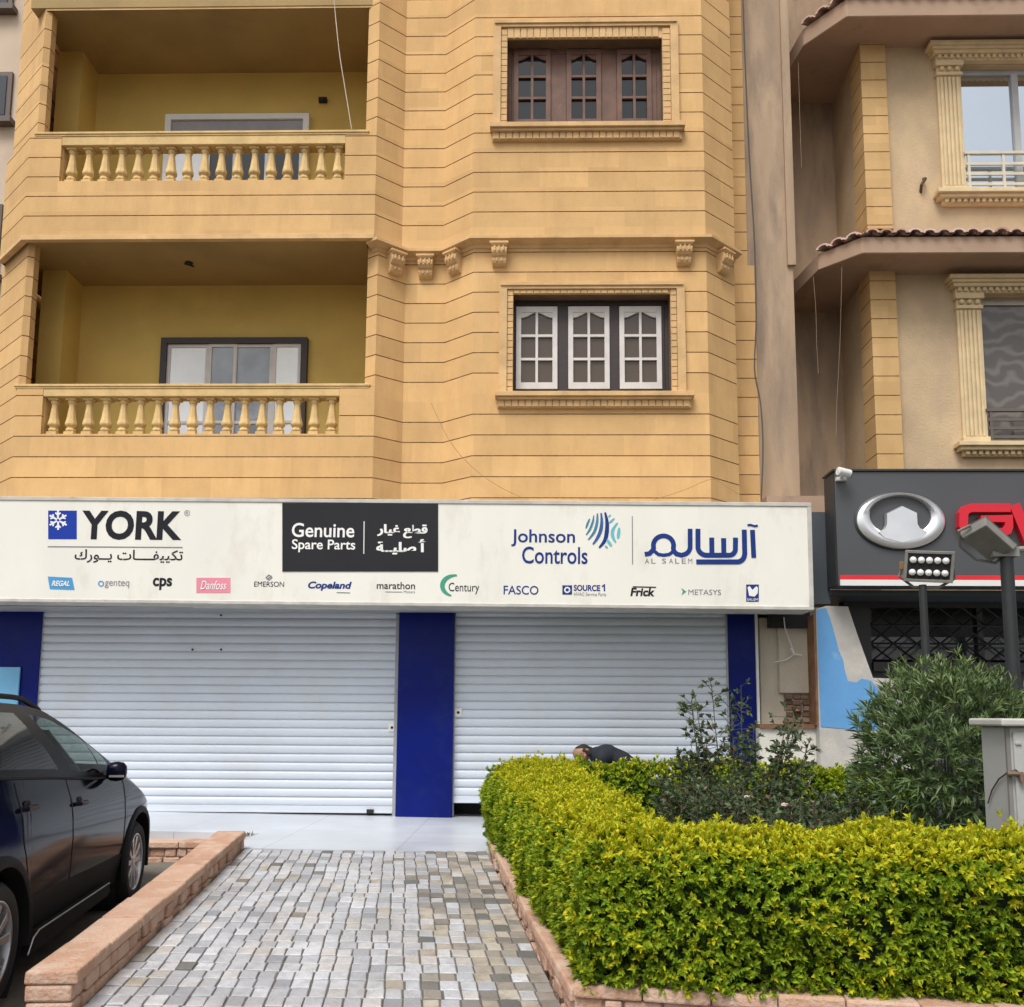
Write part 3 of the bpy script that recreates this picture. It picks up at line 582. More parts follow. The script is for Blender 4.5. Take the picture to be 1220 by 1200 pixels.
# ------------------------------------------------------------------ the long shop sign
SIGNW = mat('sign_sheet', (0.78, 0.765, 0.70), 0.35, 0.035, 1.2, stain=(0.60, 0.56, 0.46), sscale=1.8, sthr=(0.54, 0.85), spec=0.4, stretch=(1.4, 1, 0.6))
SIGNFR = mat('sign_frame', (0.50, 0.48, 0.44), 0.5, 0.15, 6, stain=(0.25, 0.16, 0.10), sscale=5, sthr=(0.62, 0.75))
INK = mat('ink_black', (0.016, 0.017, 0.022), 0.6, 0.1, spec=0.15); NAVY = mat('ink_navy', (0.014, 0.04, 0.20), 0.6, 0.1, spec=0.15); INKW = mat('ink_white', (0.80, 0.80, 0.78), 0.5, 0.02); GREYI = mat('ink_grey', (0.20, 0.20, 0.22), 0.5, 0.1)
CYAN = mat('ink_cyan', (0.05, 0.30, 0.58), 0.5, 0.05); PINK = mat('ink_pink', (0.72, 0.24, 0.32), 0.5, 0.05); GREEN = mat('ink_green', (0.04, 0.30, 0.20), 0.5, 0.1); TEAL = mat('ink_teal', (0.12, 0.45, 0.52), 0.5, 0.1); PLATE = mat('sign_plate_dark', (0.019, 0.020, 0.024), 0.5, 0.1, 1, spec=0.2); ROYAL = mat('ink_royal', (0.008, 0.04, 0.33), 0.5, 0.05, spec=0.2)
YG = 10.4; pA, pB = at(-60, 715, Y=YG), at(965, 725.5, Y=YG); tilt = math.atan2(pB.z - pA.z, pB.x - pA.x)
sg = thing('shop_sign', 'long cream shop sign with many lettered emblems above two white roller shutters', 'sign', (pA.x, YG, pA.z)); sg.rotation_euler = (0, -tilt, 0)
ct, st_ = math.cos(tilt), math.sin(tilt)
def S(px, py):
    p = at(px, py, Y=YG) - sg.location; return (p.x * ct + p.z * st_, -p.x * st_ + p.z * ct)
W_ = S(968, 660)[0]; Hh = (S(20, 593)[1] + S(900, 599.5)[1]) / 2
mb = MB(); mb.box(0, 0.0, 0.02, W_ - 0.05, 0.42, Hh - 0.03); mb.build('sign_box', SIGNW, sg, local=True)
mb = MB(); mb.box(-0.02, -0.012, Hh - 0.035, W_, 0.44, Hh + 0.01); mb.box(-0.02, -0.012, -0.015, W_, 0.44, 0.025); mb.box(W_ - 0.05, -0.012, 0.025, W_, 0.44, Hh - 0.035); mb.box(0, 0.42, 0.025, W_ - 0.05, 0.60, Hh - 0.035); mb.build('sign_frame', SIGNFR, sg, local=True, bevel=0.005)
def LT(s, x0, x1, ytop, ybot, m, **k):
    a = S(x0, (ytop + ybot) / 2)[0]; b = S(x1, (ytop + ybot) / 2)[0]; xm = (x0 + x1) / 2
    return letters(s, a, b, S(xm, ybot)[1], S(xm, ytop)[1], m, sg, **k)
def plate(name, pts, m, y=-0.003, y1=0.002):
    mb = MB(); mb.xz([S(*p) for p in pts], y, y1); return mb.build(name, m, sg, local=True)
def rect(name, x0, y0, x1, y1, m, **k): return plate(name, [(x0, y1), (x1, y1), (x1, y0), (x0, y0)], m, **k)
def strokes(name, lines, m, y=-0.004, y1=0.0):
    mb = MB(); sc = (S(700, 660)[0] - S(600, 660)[0]) / 100.0
    for k, (pts, wd) in enumerate(lines): ribbon(mb, [S(*p) for p in pts], [q * sc for q in wd] if isinstance(wd, list) else wd * sc, y - 0.0004 * k, y1)
    return mb.build(name, m, sg, local=True, fix=False)
# 1. York
rect('emblem', 57.5, 608.5, 91.5, 642.5, ROYAL)
fl = []
cx, cy = 69.5, 620.0
for k in range(6):
    a = R_(30 + 60 * k); dx, dy = math.cos(a), math.sin(a); L = 11.5
    if cx + dx * L < 58: L = (cx - 58) / -dx
    fl.append(([(cx + dx * 1.5, cy + dy * 1.5), (cx + dx * L, cy + dy * L)], 2.2))
    for s in (-1, 1):
        a2 = a + s * R_(48); bx, by = cx + dx * 6.0, cy + dy * 6.0
        ex, ey = bx + math.cos(a2) * 4.2, by + math.sin(a2) * 4.2
        if ex > 58 and ey > 609: fl.append(([(bx, by), (ex, ey)], 1.8))
strokes('emblem', fl, INKW, y=-0.0045)
LT('YORK', 97, 217, 608.5, 643.5, INK, bold=0.035)
LT('®', 219.5, 226.5, 608, 615, GREYI)
strokes('rule', [([(57, 651.3), (217.5, 652.3)], 1.1)], GREYI)
ar = lambda q: ''.join(chr(c) for c in q[::-1])
K = 0x0640
LT(ar([0xFE97, 0xFEDC, 0xFEF4, 0xFEF4, 0xFED4, K, K, K, K, 0xFE8E, 0xFE95, 0x20, 0xFEF3, K, K, 0xFEEE, 0xFEAD, 0xFED9]), 89, 218, 655, 671, INK, bold=0.012)
# 2. dark plate
rect('plate', 336.5, 599.5, 522, 681, PLATE, y=-0.008)
LT('Genuine', 348, 422.5, 623.5, 640.5, INKW, bold=0.014, y=-0.008)
LT('Spare Parts', 348, 423.5, 643, 658.5, INKW, bold=0.014, y=-0.008)
strokes('rule', [([(434, 621.5), (433.6, 660)], 1.0)], INKW, y=-0.010)
LT(ar([0xFED7, 0xFEC4, 0xFECA, 0x20, 0xFECF, 0xFEF4, 0xFE8E, 0xFEAD]), 450, 509, 625, 641.5, INKW, bold=0.02, y=-0.008, heavy=1)
LT(ar([0xFE83, 0x20, 0xFEBB, 0xFEE0, 0xFEF4, K, K, 0xFE94]), 449, 507.5, 642.5, 661, INKW, bold=0.02, y=-0.008, heavy=1)
# 3. Johnson Controls
LT('Johnson', 609, 685, 631, 651.5, NAVY, bold=0.012)
LT('Controls', 622, 700, 651.5, 672, NAVY, bold=0.012)
gx, gy, gr = 718.5, 632.5, 20.5
gz = lambda *q: [(690 + x / 18.47, 600 + y / 18.47) for x, y in q]
def spl(P_):
    out = []
    for i in range(len(P_) - 1):
        p0, p1, p2, p3 = (Vector(P_[k]) for k in (max(i - 1, 0), i, i + 1, min(i + 2, len(P_) - 1)))
        for k in range(5):
            t = k / 5; q = 0.5 * ((2 * p1) + (p2 - p0) * t + (2 * p0 - 5 * p1 + 4 * p2 - p3) * t * t + (3 * p1 - p0 - 3 * p2 + p3) * t ** 3); out.append((q.x, q.y))
    return out + [tuple(P_[-1])]
def blade(P_, wd): P_ = spl(P_); n = len(P_); return (P_, [wd * (0.35 + 0.65 * math.sin(math.pi * (j + 0.3) / n)) for j in range(n)])
TEALD = mat('ink_deep_teal', (0.05, 0.20, 0.30), 0.5, 0.1)
strokes('emblem', [blade(gz((570, 195), (612, 400), (605, 650), (555, 830), (440, 975)), 4.9)], NAVY)
strokes('emblem', [blade(gz((482, 210), (497, 400), (470, 600), (395, 770), (300, 900)), 4.2)], mat('ink_blue', (0.015, 0.09, 0.30), 0.5, 0.1))
strokes('emblem', [blade(gz((400, 215), (395, 400), (335, 620), (200, 800)), 3.4), blade(gz((322, 262), (300, 400), (240, 560), (155, 690)), 2.8), blade(gz((232, 335), (190, 430), (148, 545)), 2.6)], TEALD)
strokes('emblem', [blade(gz((845, 425), (760, 540), (728, 650), (755, 770), (805, 855)), 4.0), blade(gz((882, 530), (868, 650), (852, 770)), 3.8), blade(gz((610, 790), (665, 870), (715, 935)), 3.6), blade(gz((655, 430), (710, 380), (775, 325)), 2.4), blade(gz((645, 295), (668, 270), (692, 248)), 2.0), blade(gz((570, 925), (595, 952), (625, 972)), 2.2)], TEAL)
strokes('rule', [([(753.2, 615), (753.6, 672.5)], 1.0)], GREYI)
# 4. the curved script and its small capitals
zz = lambda x, y: (760 + x / 7.625, 600 + y / 7.625)
scr = [([zz(62, 462), zz(105, 455), zz(135, 425)] + [zz(232 + 92 * math.cos(R_(a)), 382 + 88 * math.sin(R_(a))) for a in range(165, 376, 6)] + [zz(325, 430), zz(350, 458), zz(395, 470)] + [zz(400 + 74 * math.sin(R_(a)), 392 + 74 * math.cos(R_(a))) for a in range(10, 91, 5)] + [zz(474, 230)], 5.6),
       ([zz(140, 425), zz(185, 462), zz(235, 470), zz(285, 462), zz(325, 430)], 4.0),
       ([zz(545, 230), zz(545, 390)] + [zz(625 - 80 * math.cos(R_(a)), 395 + 75 * math.sin(R_(a))) for a in range(0, 91, 5)] + [zz(830, 470)] + [zz(830 + 55 * math.sin(R_(a)), 412 + 58 * math.cos(R_(a))) for a in range(15, 91, 5)] + [zz(886, 310)], 5.8),
       ([zz(670, 310), zz(672, 475)], 5.8), ([zz(778, 315), zz(780, 475)], 5.8),
       ([zz(965, 238), zz(970, 460)] + [zz(900 + 68 * math.cos(R_(a)), 462 + 68 * math.sin(R_(a))) for a in range(10, 91, 5)] + [zz(530, 530)], 5.8),
       ([zz(1040, 240), zz(1052, 492)], 5.6), ([zz(995, 198), zz(1020, 194), zz(1060, 206), zz(1088, 200)], 2.4)]
strokes('lettering', scr, NAVY)
for i, ch in enumerate('ALSALEM'):
    xx = [64, 122, 218, 282, 338, 398, 456][i]; a = zz(xx, 500); b = zz(xx + 38, 545); LT(ch, a[0], b[0], a[1], b[1], GREYI)
# 5. the row of small marks
plate('emblem', [(57, 687), (86, 688.5), (89, 703), (59.5, 702)], CYAN); LT('REGAL', 62, 83.5, 692, 698.5, INKW, bold=0.03, y=-0.004, shear=0.25)
LT('genteq', 125, 154, 691.5, 701, GREYI); strokes('emblem', [(([(120.5 + 3 * math.cos(R_(a)), 695.5 + 3 * math.sin(R_(a))) for a in range(0, 361, 40)]), 1.3)], CYAN)
LT('cps', 182, 205, 688.5, 703, INK, bold=0.03)
rect('emblem', 234, 688.5, 274.5, 706.5, PINK); LT('Danfoss', 239, 270, 692, 702.5, INKW, shear=0.3, bold=0.005, y=-0.004)
LT('EMERSON', 303, 338.5, 693, 699.2, INK); strokes('emblem', [([(320.5, 685), (317, 688.2), (320.5, 691.2), (324, 688.2), (320.5, 685)], 1.2), ([(318, 690.5), (323.5, 686)], 1.0)], GREYI)
LT('Copeland', 367, 419, 693, 704, NAVY, bold=0.035, shear=0.2)
strokes('rule', [([(401, 706), (417, 706.4)], 0.8)], GREYI)
LT('marathon', 449, 494.5, 693.5, 702, INK, bold=0.008); LT('Motors', 481, 494.5, 703.8, 706.8, GREYI); strokes('rule', [([(459, 705.2), (479, 705.4)], 0.6)], GREYI)
pts = [(543 + 16 * math.cos(R_(a)), 698 + 12.5 * math.sin(R_(a))) for a in range(110, 276, 11)]
strokes('emblem', [(pts, [0.6 + 5.0 * math.sin(math.pi * (j + 1.5) / (len(pts) + 2)) for j in range(len(pts))])], GREEN)
LT('Century', 534.5, 571, 694.5, 708, INK); 
LT('FASCO', 600, 641.5, 698, 708.5, NAVY, bold=0.006)
rect('emblem', 670, 697.5, 681.5, 708.5, NAVY); strokes('emblem', [([(675.8 + 3 * math.cos(R_(a)), 703 + 3 * math.sin(R_(a))) for a in range(0, 361, 40)], 1.6)], INKW)
LT('SOURCE', 683.5, 715, 697, 704.3, NAVY, bold=0.03); strokes('lettering', [([(717.2, 699.0), (719.9, 697.0), (720.1, 704.4)], 1.6)], NAVY); LT('HVAC Service Parts', 684, 722, 706, 710.2, GREYI)
LT('Frick', 751, 780, 700.5, 710.5, INK, bold=0.035, shear=0.15); strokes('rule', [([(754, 699.2), (781.5, 699.8)], 1.3)], INK)
plate('emblem', [(811.5, 700.5), (817.5, 704.8), (812, 709.2), (813.5, 704.8)], GREEN); LT('METASYS', 820, 859, 702.5, 709, GREYI)
rect('emblem', 889, 696.5, 904, 717, NAVY); plate('emblem', [(890.5, 700), (893, 698.5), (896.5, 703), (901, 698.5), (903, 700.5), (902.5, 707), (899, 711), (892.5, 710)], INKW, y=-0.0045); LT('SALEM', 890, 903, 713, 716, INKW, y=-0.004)

# ------------------------------------------------------------------ beige neighbour on the right
bg_ = thing('apartment_building', 'beige rendered apartment building with tiled eaves and cream window surrounds behind the charcoal sign', 'building', (6.0, 12.6, 0.3))
YB = 12.3
mb = MB()
wx = ax(1041, 450, 12.2) + 0.03; xr = 11.0
# concrete shaft between the buildings
cxa, cxb = lx(880, 12.0, 300), lx(951, 12.0, 450)
mb.box(cxa - 0.3, 12.075, 0.3, cxb, 14.5, 14.0, 1)
sx_ = lx(936, 12.0, 200); mb.box(sx_, 12.03, 7.7, cxb + 0.03, 12.08, 14.0, 1)
mb.box(cxb - 0.2, 13.5, 0.3, wx + 0.3, 13.9, 14.0, 1)
mb.box(wx, YB + 0.004, 0.3, wx + 0.2, 13.6, 14.0, 0)
# main front with two window openings
ops = [((1171, 1345), (354, 530)), ((1146, 1325), (78, 232))]
O2 = [(ax(a[0], (b[0] + b[1]) / 2, YB), ax(a[1], (b[0] + b[1]) / 2, YB), az(1180, b[1], YB), az(1180, b[0], YB)) for a, b in ops]
zlv = [0.3, O2[0][2], O2[0][3], O2[1][2], O2[1][3], 14.0]
mb.box(wx + 0.2, YB, 0.3, xr, YB + 0.25, O2[0][2]); mb.box(wx + 0.2, YB, O2[0][3], xr, YB + 0.25, O2[1][2]); mb.box(wx + 0.2, YB, O2[1][3], xr, YB + 0.25, 14.0)
for x0, x1, z0, z1 in O2: mb.box(wx + 0.2, YB, z0, x0, YB + 0.25, z1); mb.box(x1, YB, z0, xr, YB + 0.25, z1)
mb.box(wx + 0.25, YB + 0.8, 0.3, xr, YB + 4, 13.9)
mb.build('wall', [BEIGE, CONC], bg_)
# quoin pier
mb = MB(); qa, qb = lx(1041, 12.2, 450), lx(1072, 12.2, 450)
JQ = [0.2 + 0.272 * k for k in range(60)]
coursed(mb, [(qa - 0.0, 12.62), (qa, 12.2), (qb, 12.2), (qb, 12.34)], 3.9, az(1040, 305, 12.2) + 0.4, JQ)
qa2, qb2 = lx(1014, 12.2, 150) + 0.035, lx(1045, 12.2, 150)
coursed(mb, [(qa, 12.62), (qa, 12.2), (qb, 12.2), (qb, 12.34)], az(1040, 275, 12.2), az(1020, 25, 12.2) + 0.3, JQ)
mb.build('quoin', [QUOIN, JOINT], bg_)
# eaves with tiles
TILER = island_mat('clay_tile', [(0.0, (0.40, 0.22, 0.175)), (0.5, (0.56, 0.38, 0.32)), (1.0, (0.66, 0.52, 0.45))], rough=0.8, noise=(14, 0.3, (0.24, 0.15, 0.12)))
def eave(p1, p2, p3, ztopf):
    zf = az(*p1, 11.7); A, B, C = at(*p1, Z=zf), at(*p2, Z=zf), at(*p3, Z=zf); zt_ = zf + ztopf
    poly = [(C.x, C.y), (B.x, B.y), (A.x, A.y), (xr, 11.7), (xr, 13.6), (C.x, 13.6)]
    mb = MB(); mb.xy(poly, zf, zt_)
    o = mb.build('eave', EAVE, bg_, bevel=0.012)
    tb = MB()
    # curved tiles laid down a slope from the wall to the eave edge
    def tile_row(P0, P1, dirv):
        L = (P1 - P0).length; n = max(1, int(L / 0.185)); u = (P1 - P0) / L
        for k in range(n):
            b0 = P0 + u * (k + 0.5) * L / n
            for j in range(3):
                c0 = b0 - dirv * (0.30 * j - 0.07); c1 = c0 - dirv * 0.36; h0 = 0.02 + j * 0.075; vs = []; fs = []; m = 7
                jj = random.uniform(-0.008, 0.008)
                for (c, hh, rr) in ((c0, h0 + jj, 0.098), (c1, h0 + 0.09 + jj, 0.08)):
                    for rad in (rr, rr - 0.034):
                        for q in range(m):
                            t = math.pi * q / (m - 1); vs.append((c.x + u.x * rad * math.cos(t), c.y + u.y * rad * math.cos(t), zt_ + hh + rad * 0.62 * math.sin(t)))
                for q in range(m - 1):
                    fs += [(q, q + 1, 2 * m + q + 1, 2 * m + q), (m + q, 3 * m + q, 3 * m + q + 1, m + q + 1), (q, m + q, m + q + 1, q + 1), (2 * m + q, 2 * m + q + 1, 3 * m + q + 1, 3 * m + q)]
                fs += [(0, 2 * m, 3 * m, m), (m - 1, 2 * m - 1, 4 * m - 1, 3 * m - 1)]
                tb.add(vs, fs)
                if j == 0:   # pan between the covers
                    d0 = b0 + u * 0.5 * L / n
                    pv = []
                    for (c, hh) in ((d0 + dirv * 0.05, h0 - 0.005), (d0 - dirv * 0.85, h0 + 0.22)):
                        for q in range(5):
                            t = math.pi * q / 4; pv.append((c.x + u.x * 0.07 * math.cos(t), c.y + u.y * 0.07 * math.cos(t), zt_ + hh + 0.03 - 0.04 * math.sin(t)))
                    tb.add(pv, [(q, q + 1, 6 + q, 5 + q) for q in range(4)])
    a = Vector((A.x, A.y, 0)); b = Vector((B.x, B.y, 0)); e = Vector((xr, 11.7, 0)); c = Vector((C.x, C.y, 0))
    tile_row(a + Vector((0.02, 0, 0)), e, Vector((0, -1, 0)))
    d = (a - b).normalized(); tile_row(b, a, Vector((d.y, -d.x, 0)))
    tb.build('roof_tiles', TILER, o, smooth=True, fix=False)
    return zf, zt_
ev1 = eave((1028, 302), (975, 322), (943, 355), 0.235)
ev2 = eave((1009, 20), (957, 55), (931, 100), 0.27)
# cream classical window surrounds
MIRR = mat('sky_mirror_glass', (0.62, 0.68, 0.75), 0.03, 0.02, 1, metal=1.0)
CURT2 = bpy.data.materials.new('wavy_curtain'); CURT2.use_nodes = True
def _cur():
    nt = CURT2.node_tree; b = nt.nodes['Principled BSDF']; L = nt.links.new
    g = node(nt, 'ShaderNodeNewGeometry'); wv = node(nt, 'ShaderNodeTexWave', wave_type='RINGS'); wv.inputs['Scale'].default_value = 3.2; wv.inputs['Distortion'].default_value = 9; wv.inputs['Detail'].default_value = 1.5; wv.inputs['Detail Scale'].default_value = 0.9
    L(g.outputs['Position'], wv.inputs['Vector']); cr = node(nt, 'ShaderNodeValToRGB'); cr.color_ramp.elements[0].color = (0.08, 0.066, 0.057, 1); cr.color_ramp.elements[1].color = (0.155, 0.135, 0.12, 1); cr.color_ramp.elements[0].position = 0.35
    L(wv.outputs['Fac'], cr.inputs[0]); L(cr.outputs[0], b.inputs['Base Color']); b.inputs['Roughness'].default_value = 0.6; b.inputs['Coat Weight'].default_value = 1.0
_cur()
def classic_window(o, pil, ent, sill, glass_m, fr_m, rail_m, zrail, fryi):
    x0, x1, z0, z1 = o; Y = YB
    fr = MB(); t = 0.07
    fr.box(x0, Y + 0.10, z0, x0 + t, Y + 0.16, z1); fr.box(x1 - t, Y + 0.10, z0, x1, Y + 0.16, z1); fr.box(x0 + t, Y + 0.10, z1 - t, x1 - t, Y + 0.16, z1); fr.box(x0 + t, Y + 0.10, z0, x1 - t, Y + 0.16, z0 + t)
    xm = x0 + 0.80 * fryi; fr.box(xm, Y + 0.09, z0 + t, xm + 0.09, Y + 0.155, z1 - t)
    wdw = fr.build('window', fr_m, bg_)
    g = MB(); g.box(x0 + t, Y + 0.13, z0 + t, x1 - t, Y + 0.14, z1 - t); g.build('pane', glass_m, wdw)
    s = MB(); pw = x0 - ax(pil, (z0 + z1) / 2 and 440, Y) if False else 0.335
    for sx in (x0 - pw, x1 + 0.0):
        s = MB(); s.box(sx, Y - 0.05, z0, sx + pw, Y + 0.02, z1 + 0.02)
        for k in range(5): s.box(sx + 0.035 + k * 0.056, Y - 0.075, z0 + 0.10, sx + 0.035 + k * 0.056 + 0.036, Y - 0.05, z1 - 0.22)
        s.box(sx - 0.015, Y - 0.085, z0, sx + pw + 0.015, Y, z0 + 0.09); s.box(sx - 0.015, Y - 0.085, z1 - 0.20, sx + pw + 0.015, Y, z1 - 0.15)
        s.box(sx - 0.03, Y - 0.10, z1 - 0.06, sx + pw + 0.03, Y, z1 + 0.02)
        for k in range(3): s.lathe([(0.0, Y - 0.11), (0.03, Y - 0.10), (0.036, Y - 0.08), (0.036, Y - 0.05)], c=(sx + 0.06 + k * 0.107, 0, z1 - 0.105), axis='y', n=10)
        s.build('pilaster', CREAM, wdw, bevel=0.005)
    e = MB(); xa, xb = x0 - pw - 0.12, x1 + pw + 0.12; ze = z1 + 0.02
    e.box(xa + 0.10, Y - 0.09, ze, xb - 0.10, Y + 0.01, ze + 0.07); e.box(xa + 0.05, Y - 0.15, ze + 0.07, xb - 0.05, Y + 0.01, ze + 0.12); e.box(xa + 0.02, Y - 0.18, ze + 0.12, xb - 0.02, Y + 0.01, ze + 0.16); e.box(xa - 0.02, Y - 0.215, ze + 0.16, xb + 0.02, Y + 0.01, ze + 0.215)
    n = int((xb - xa - 0.2) / 0.085)
    for k in range(n): e.box(xa + 0.12 + k * 0.085, Y - 0.125, ze + 0.015, xa + 0.12 + k * 0.085 + 0.05, Y - 0.088, ze + 0.068)
    e.build('entablature', CREAM, wdw, bevel=0.005)
    q = MB(); zq = z0
    q.box(xa, Y - 0.19, zq - 0.06, xb, Y + 0.1, zq); q.box(xa + 0.04, Y - 0.15, zq - 0.11, xb - 0.04, Y + 0.01, zq - 0.06); q.box(xa + 0.1, Y - 0.07, zq - 0.18, xb - 0.1, Y + 0.01, zq - 0.11)
    for k in range(n): q.box(xa + 0.12 + k * 0.085, Y - 0.115, zq - 0.165, xa + 0.12 + k * 0.085 + 0.05, Y - 0.068, zq - 0.112)
    q.build('sill', CREAM, wdw, bevel=0.005)
    r = MB(); yr = Y - 0.06; top = zrail
    r.box(x0 - 0.02, yr - 0.025, top - 0.04, x1 + 0.02, yr + 0.025, top)
    hh = top - z0
    for k in range(1, 4): zz_ = z0 + hh * k / 4.0 - 0.03; r.box(x0, yr - 0.012, zz_ - 0.02, x1, yr + 0.012, zz_ + 0.02)
    r.box(x0, yr - 0.016, z0 + 0.02, x1, yr + 0.016, z0 + 0.05)
    for xx in (x0 + 0.02, x0 + 0.5, x0 + 1.0, x1 - 0.05): r.box(xx, yr - 0.015, z0, xx + 0.035, yr + 0.015, top - 0.04)
    r.build('railing', rail_m, wdw)
BRONZE = mat('bronze_rail', (0.16, 0.135, 0.11), 0.4, 0.1, 5, metal=0.5); PALERAIL = mat('pale_rail', (0.60, 0.55, 0.45), 0.5, 0.1, 5)
classic_window(O2[0], 1138, None, None, CURT2, mat('pale_frame', (0.50, 0.47, 0.42), 0.4), BRONZE, az(1190, 489, YB), 2.2)
classic_window(O2[1], 1112, None, None, MIRR, GREYFR, PALERAIL, az(1190, 184, YB), 0.98)
q = at(1097, 222, Y=YB); mb = MB(); mb.tube([(q.x, YB + 0.02, q.z - 0.1), (q.x - 0.02, YB - 0.07, q.z - 0.02), (q.x + 0.03, YB - 0.09, q.z + 0.06), (q.x + 0.03, YB - 0.03, q.z + 0.09)], 0.022); mb.build('hook', mat('rust', (0.10, 0.06, 0.04), 0.8), bg_)
mb = MB(); mb.box(lx(905, 11.9, 590), 11.55, 3.6, lx(985, 11.9, 590), 12.2, az(950, 592, 11.6)); mb.build('ledge', EAVE, bg_)

# ------------------------------------------------------------------ showroom next door
CHAR = mat('charcoal_panel', (0.070, 0.073, 0.080), 0.38, 0.05, 1.0, spec=0.5); CHARD = mat('charcoal_return', (0.030, 0.032, 0.035), 0.5)
CHROME = mat('brushed_chrome', (0.80, 0.81, 0.83), 0.32, 0.06, 3, metal=0.85); RED = mat('red_plastic', (0.62, 0.012, 0.03), 0.3, 0.04); REDSTR = mat('red_stripe', (0.66, 0.02, 0.03), 0.4)
YC = 10.6; ca = at(997, 699, Y=YC); cx0 = (at(996.5, 630, Y=YC)).x; cz0, cz1 = az(1100, 698.5, YC), az(1100, 562, YC)
cs = thing('shop_sign', 'charcoal shop sign with a chrome oval emblem and red letters over the dark showroom', 'sign', (cx0, YC, cz0))
mb = MB(); mb.box(cx0, YC, cz0, 9.0, YC + 0.30, cz1); mb.box(cx0 - 0.012, YC + 0.02, cz0 + 0.01, cx0 + 0.001, YC + 0.36, cz1 - 0.005, 1); mb.box(cx0 - 0.03, YC - 0.02, cz1 + 0.001, 9.0, YC + 0.36, cz1 + 0.03, 1); mb.build('sign_box', [CHAR, CHARD], cs, bevel=0.006)
zr0, zr1 = az(1100, 698, YC), az(1100, 691, YC); zr2 = az(1100, 685.5, YC)
mb = MB(); mb.box(cx0 + 0.02, YC - 0.004, zr0, 9.0, YC + 0.004, zr1); mb.build('white_stripe', WHITE, cs)
mb = MB(); mb.box(cx0 + 0.02, YC - 0.004, zr1 + 0.0005, 9.0, YC + 0.004, zr2); mb.build('red_stripe', REDSTR, cs)
# oval emblem: a raised ring with a gabled block rising from its foot
ec = at(1072, 621, Y=YC); A_, B_ = 0.505, (az(1072, 588, YC) - az(1072, 654.5, YC)) / 2
mb = MB()
def ovring(a0, b0, a1, b1, cz1_, n=64, y0=0.0, y1=-0.07):
    vs = []; fs = []
    prof = [(0.0, y0), (0.0, y1 * 0.55), (0.35, y1), (0.75, y1 * 0.9), (1.0, y1 * 0.4), (1.0, y0)]
    for t, y in prof:
        for k in range(n):
            q = 2 * math.pi * k / n; a = a0 + (a1 - a0) * t; b = b0 + (b1 - b0) * t
            vs.append((ec.x + a * math.cos(q), YC + y, ec.z + cz1_ * t + b * math.sin(q)))
    m = len(prof)
    for i in range(m - 1):
        for k in range(n): fs.append((i * n + k, i * n + (k + 1) % n, (i + 1) * n + (k + 1) % n, (i + 1) * n + k))
    return vs, fs
mb.add(*ovring(A_, B_, A_ * 0.70, B_ * 0.70, 0.055))
e2 = lambda px, py: (at(px, py, Y=YC).x, at(px, py, Y=YC).z)
house = [e2(1043, 636), e2(1051, 631), e2(1053, 626), e2(1053, 613), e2(1072, 603.5), e2(1090, 612), e2(1091, 626), e2(1094, 631), e2(1103, 635), e2(1096, 643), e2(1072, 649), e2(1050, 643)]
n = len(house); hv = [(x, YC - 0.02, z) for x, z in house]; cxm = sum(x for x, z in house) / n; czm = sum(z for x, z in house) / n
top = [(cxm + (x - cxm) * 0.95, YC - 0.075, czm + (z - czm) * 0.95) for x, z in house]
mb.add(hv + top, [(i, (i + 1) % n, n + (i + 1) % n, n + i) for i in range(n)] + [tuple(range(n, 2 * n))])
mb.build('emblem', CHROME, cs, smooth=True)
mb = MB(); mb.add(*ovring(A_ + 0.02, B_ + 0.02, A_ - 0.03, B_ - 0.03, 0, y1=-0.02)); mb.build('emblem_base', CHARD, cs)
# red raised letters: G W M in square rounded capitals
def e3(x, y): return e2(1040 + x / 6.667, 600 + y / 6.667)
mb = MB()
W1 = 0.098
ribbon(mb, [e3(1062, 47), e3(760, 47), e3(718, 58), e3(694, 92), e3(692, 188), e3(708, 222), e3(750, 238), e3(1000, 240), e3(1038, 224), e3(1050, 190), e3(1050, 132), e3(830, 132)], [W1] * 9 + [W1, 0.085, 0.07], YC - 0.09, YC)
ribbon(mb, [e3(1095, 20), e3(1185, 240), e3(1280, 70), e3(1375, 240), e3(1465, 20)], 0.12, YC - 0.088, YC + 0.002)
ribbon(mb, [e3(1530, 260), e3(1560, 40), e3(1680, 200), e3(1800, 40), e3(1830, 260)], 0.12, YC - 0.09, YC)
mb.build('lettering', RED, cs, fix=False)
mb = MB(); zp = az(980, 720, 11.0); mb.box(ax(966, 660, 11.0), 10.96, zp, cx0 + 0.02, 11.05, az(980, 611, 11.0)); mb.box(cx0, 10.92, cz0 - 0.06, 9.0, 12.2, cz0 - 0.002); mb.build('return_panel', mat('slate_panel', (0.055, 0.066, 0.078), 0.5, 0.06, 1), cs)
# dark shop front with folding lattice
sf = thing('storefront', 'dark showroom front with a closed folding lattice gate under the charcoal sign', 'shop front', (7.0, 12.1, 0.3))
mb = MB(); mb.box(wx - 0.2, 12.18, 0.3, 10.5, 12.25, cz0); mb.build('back_panel', mat('showroom_dark', (0.016, 0.017, 0.019), 0.35, 0.3, 1.5), sf)
mb = MB(); fx0 = ax(1036, 760, 11.6); mb.box(fx0 - 0.32, 11.55, 0.3, fx0, 11.75, cz0 - 0.06); mb.box(fx0, 11.5, az(1100, 800, 11.5), 10, 11.75, az(1100, 789, 11.5)); mb.box(fx0, 11.55, az(1100, 724, 11.55), 10, 11.75, cz0 - 0.06); mb.box(ax(1165, 760, 11.6), 11.6, 1.8, ax(1172, 760, 11.6), 11.72, cz0 - 0.1); mb.build('frame', mat('dark_frame', (0.018, 0.018, 0.02), 0.5), sf)
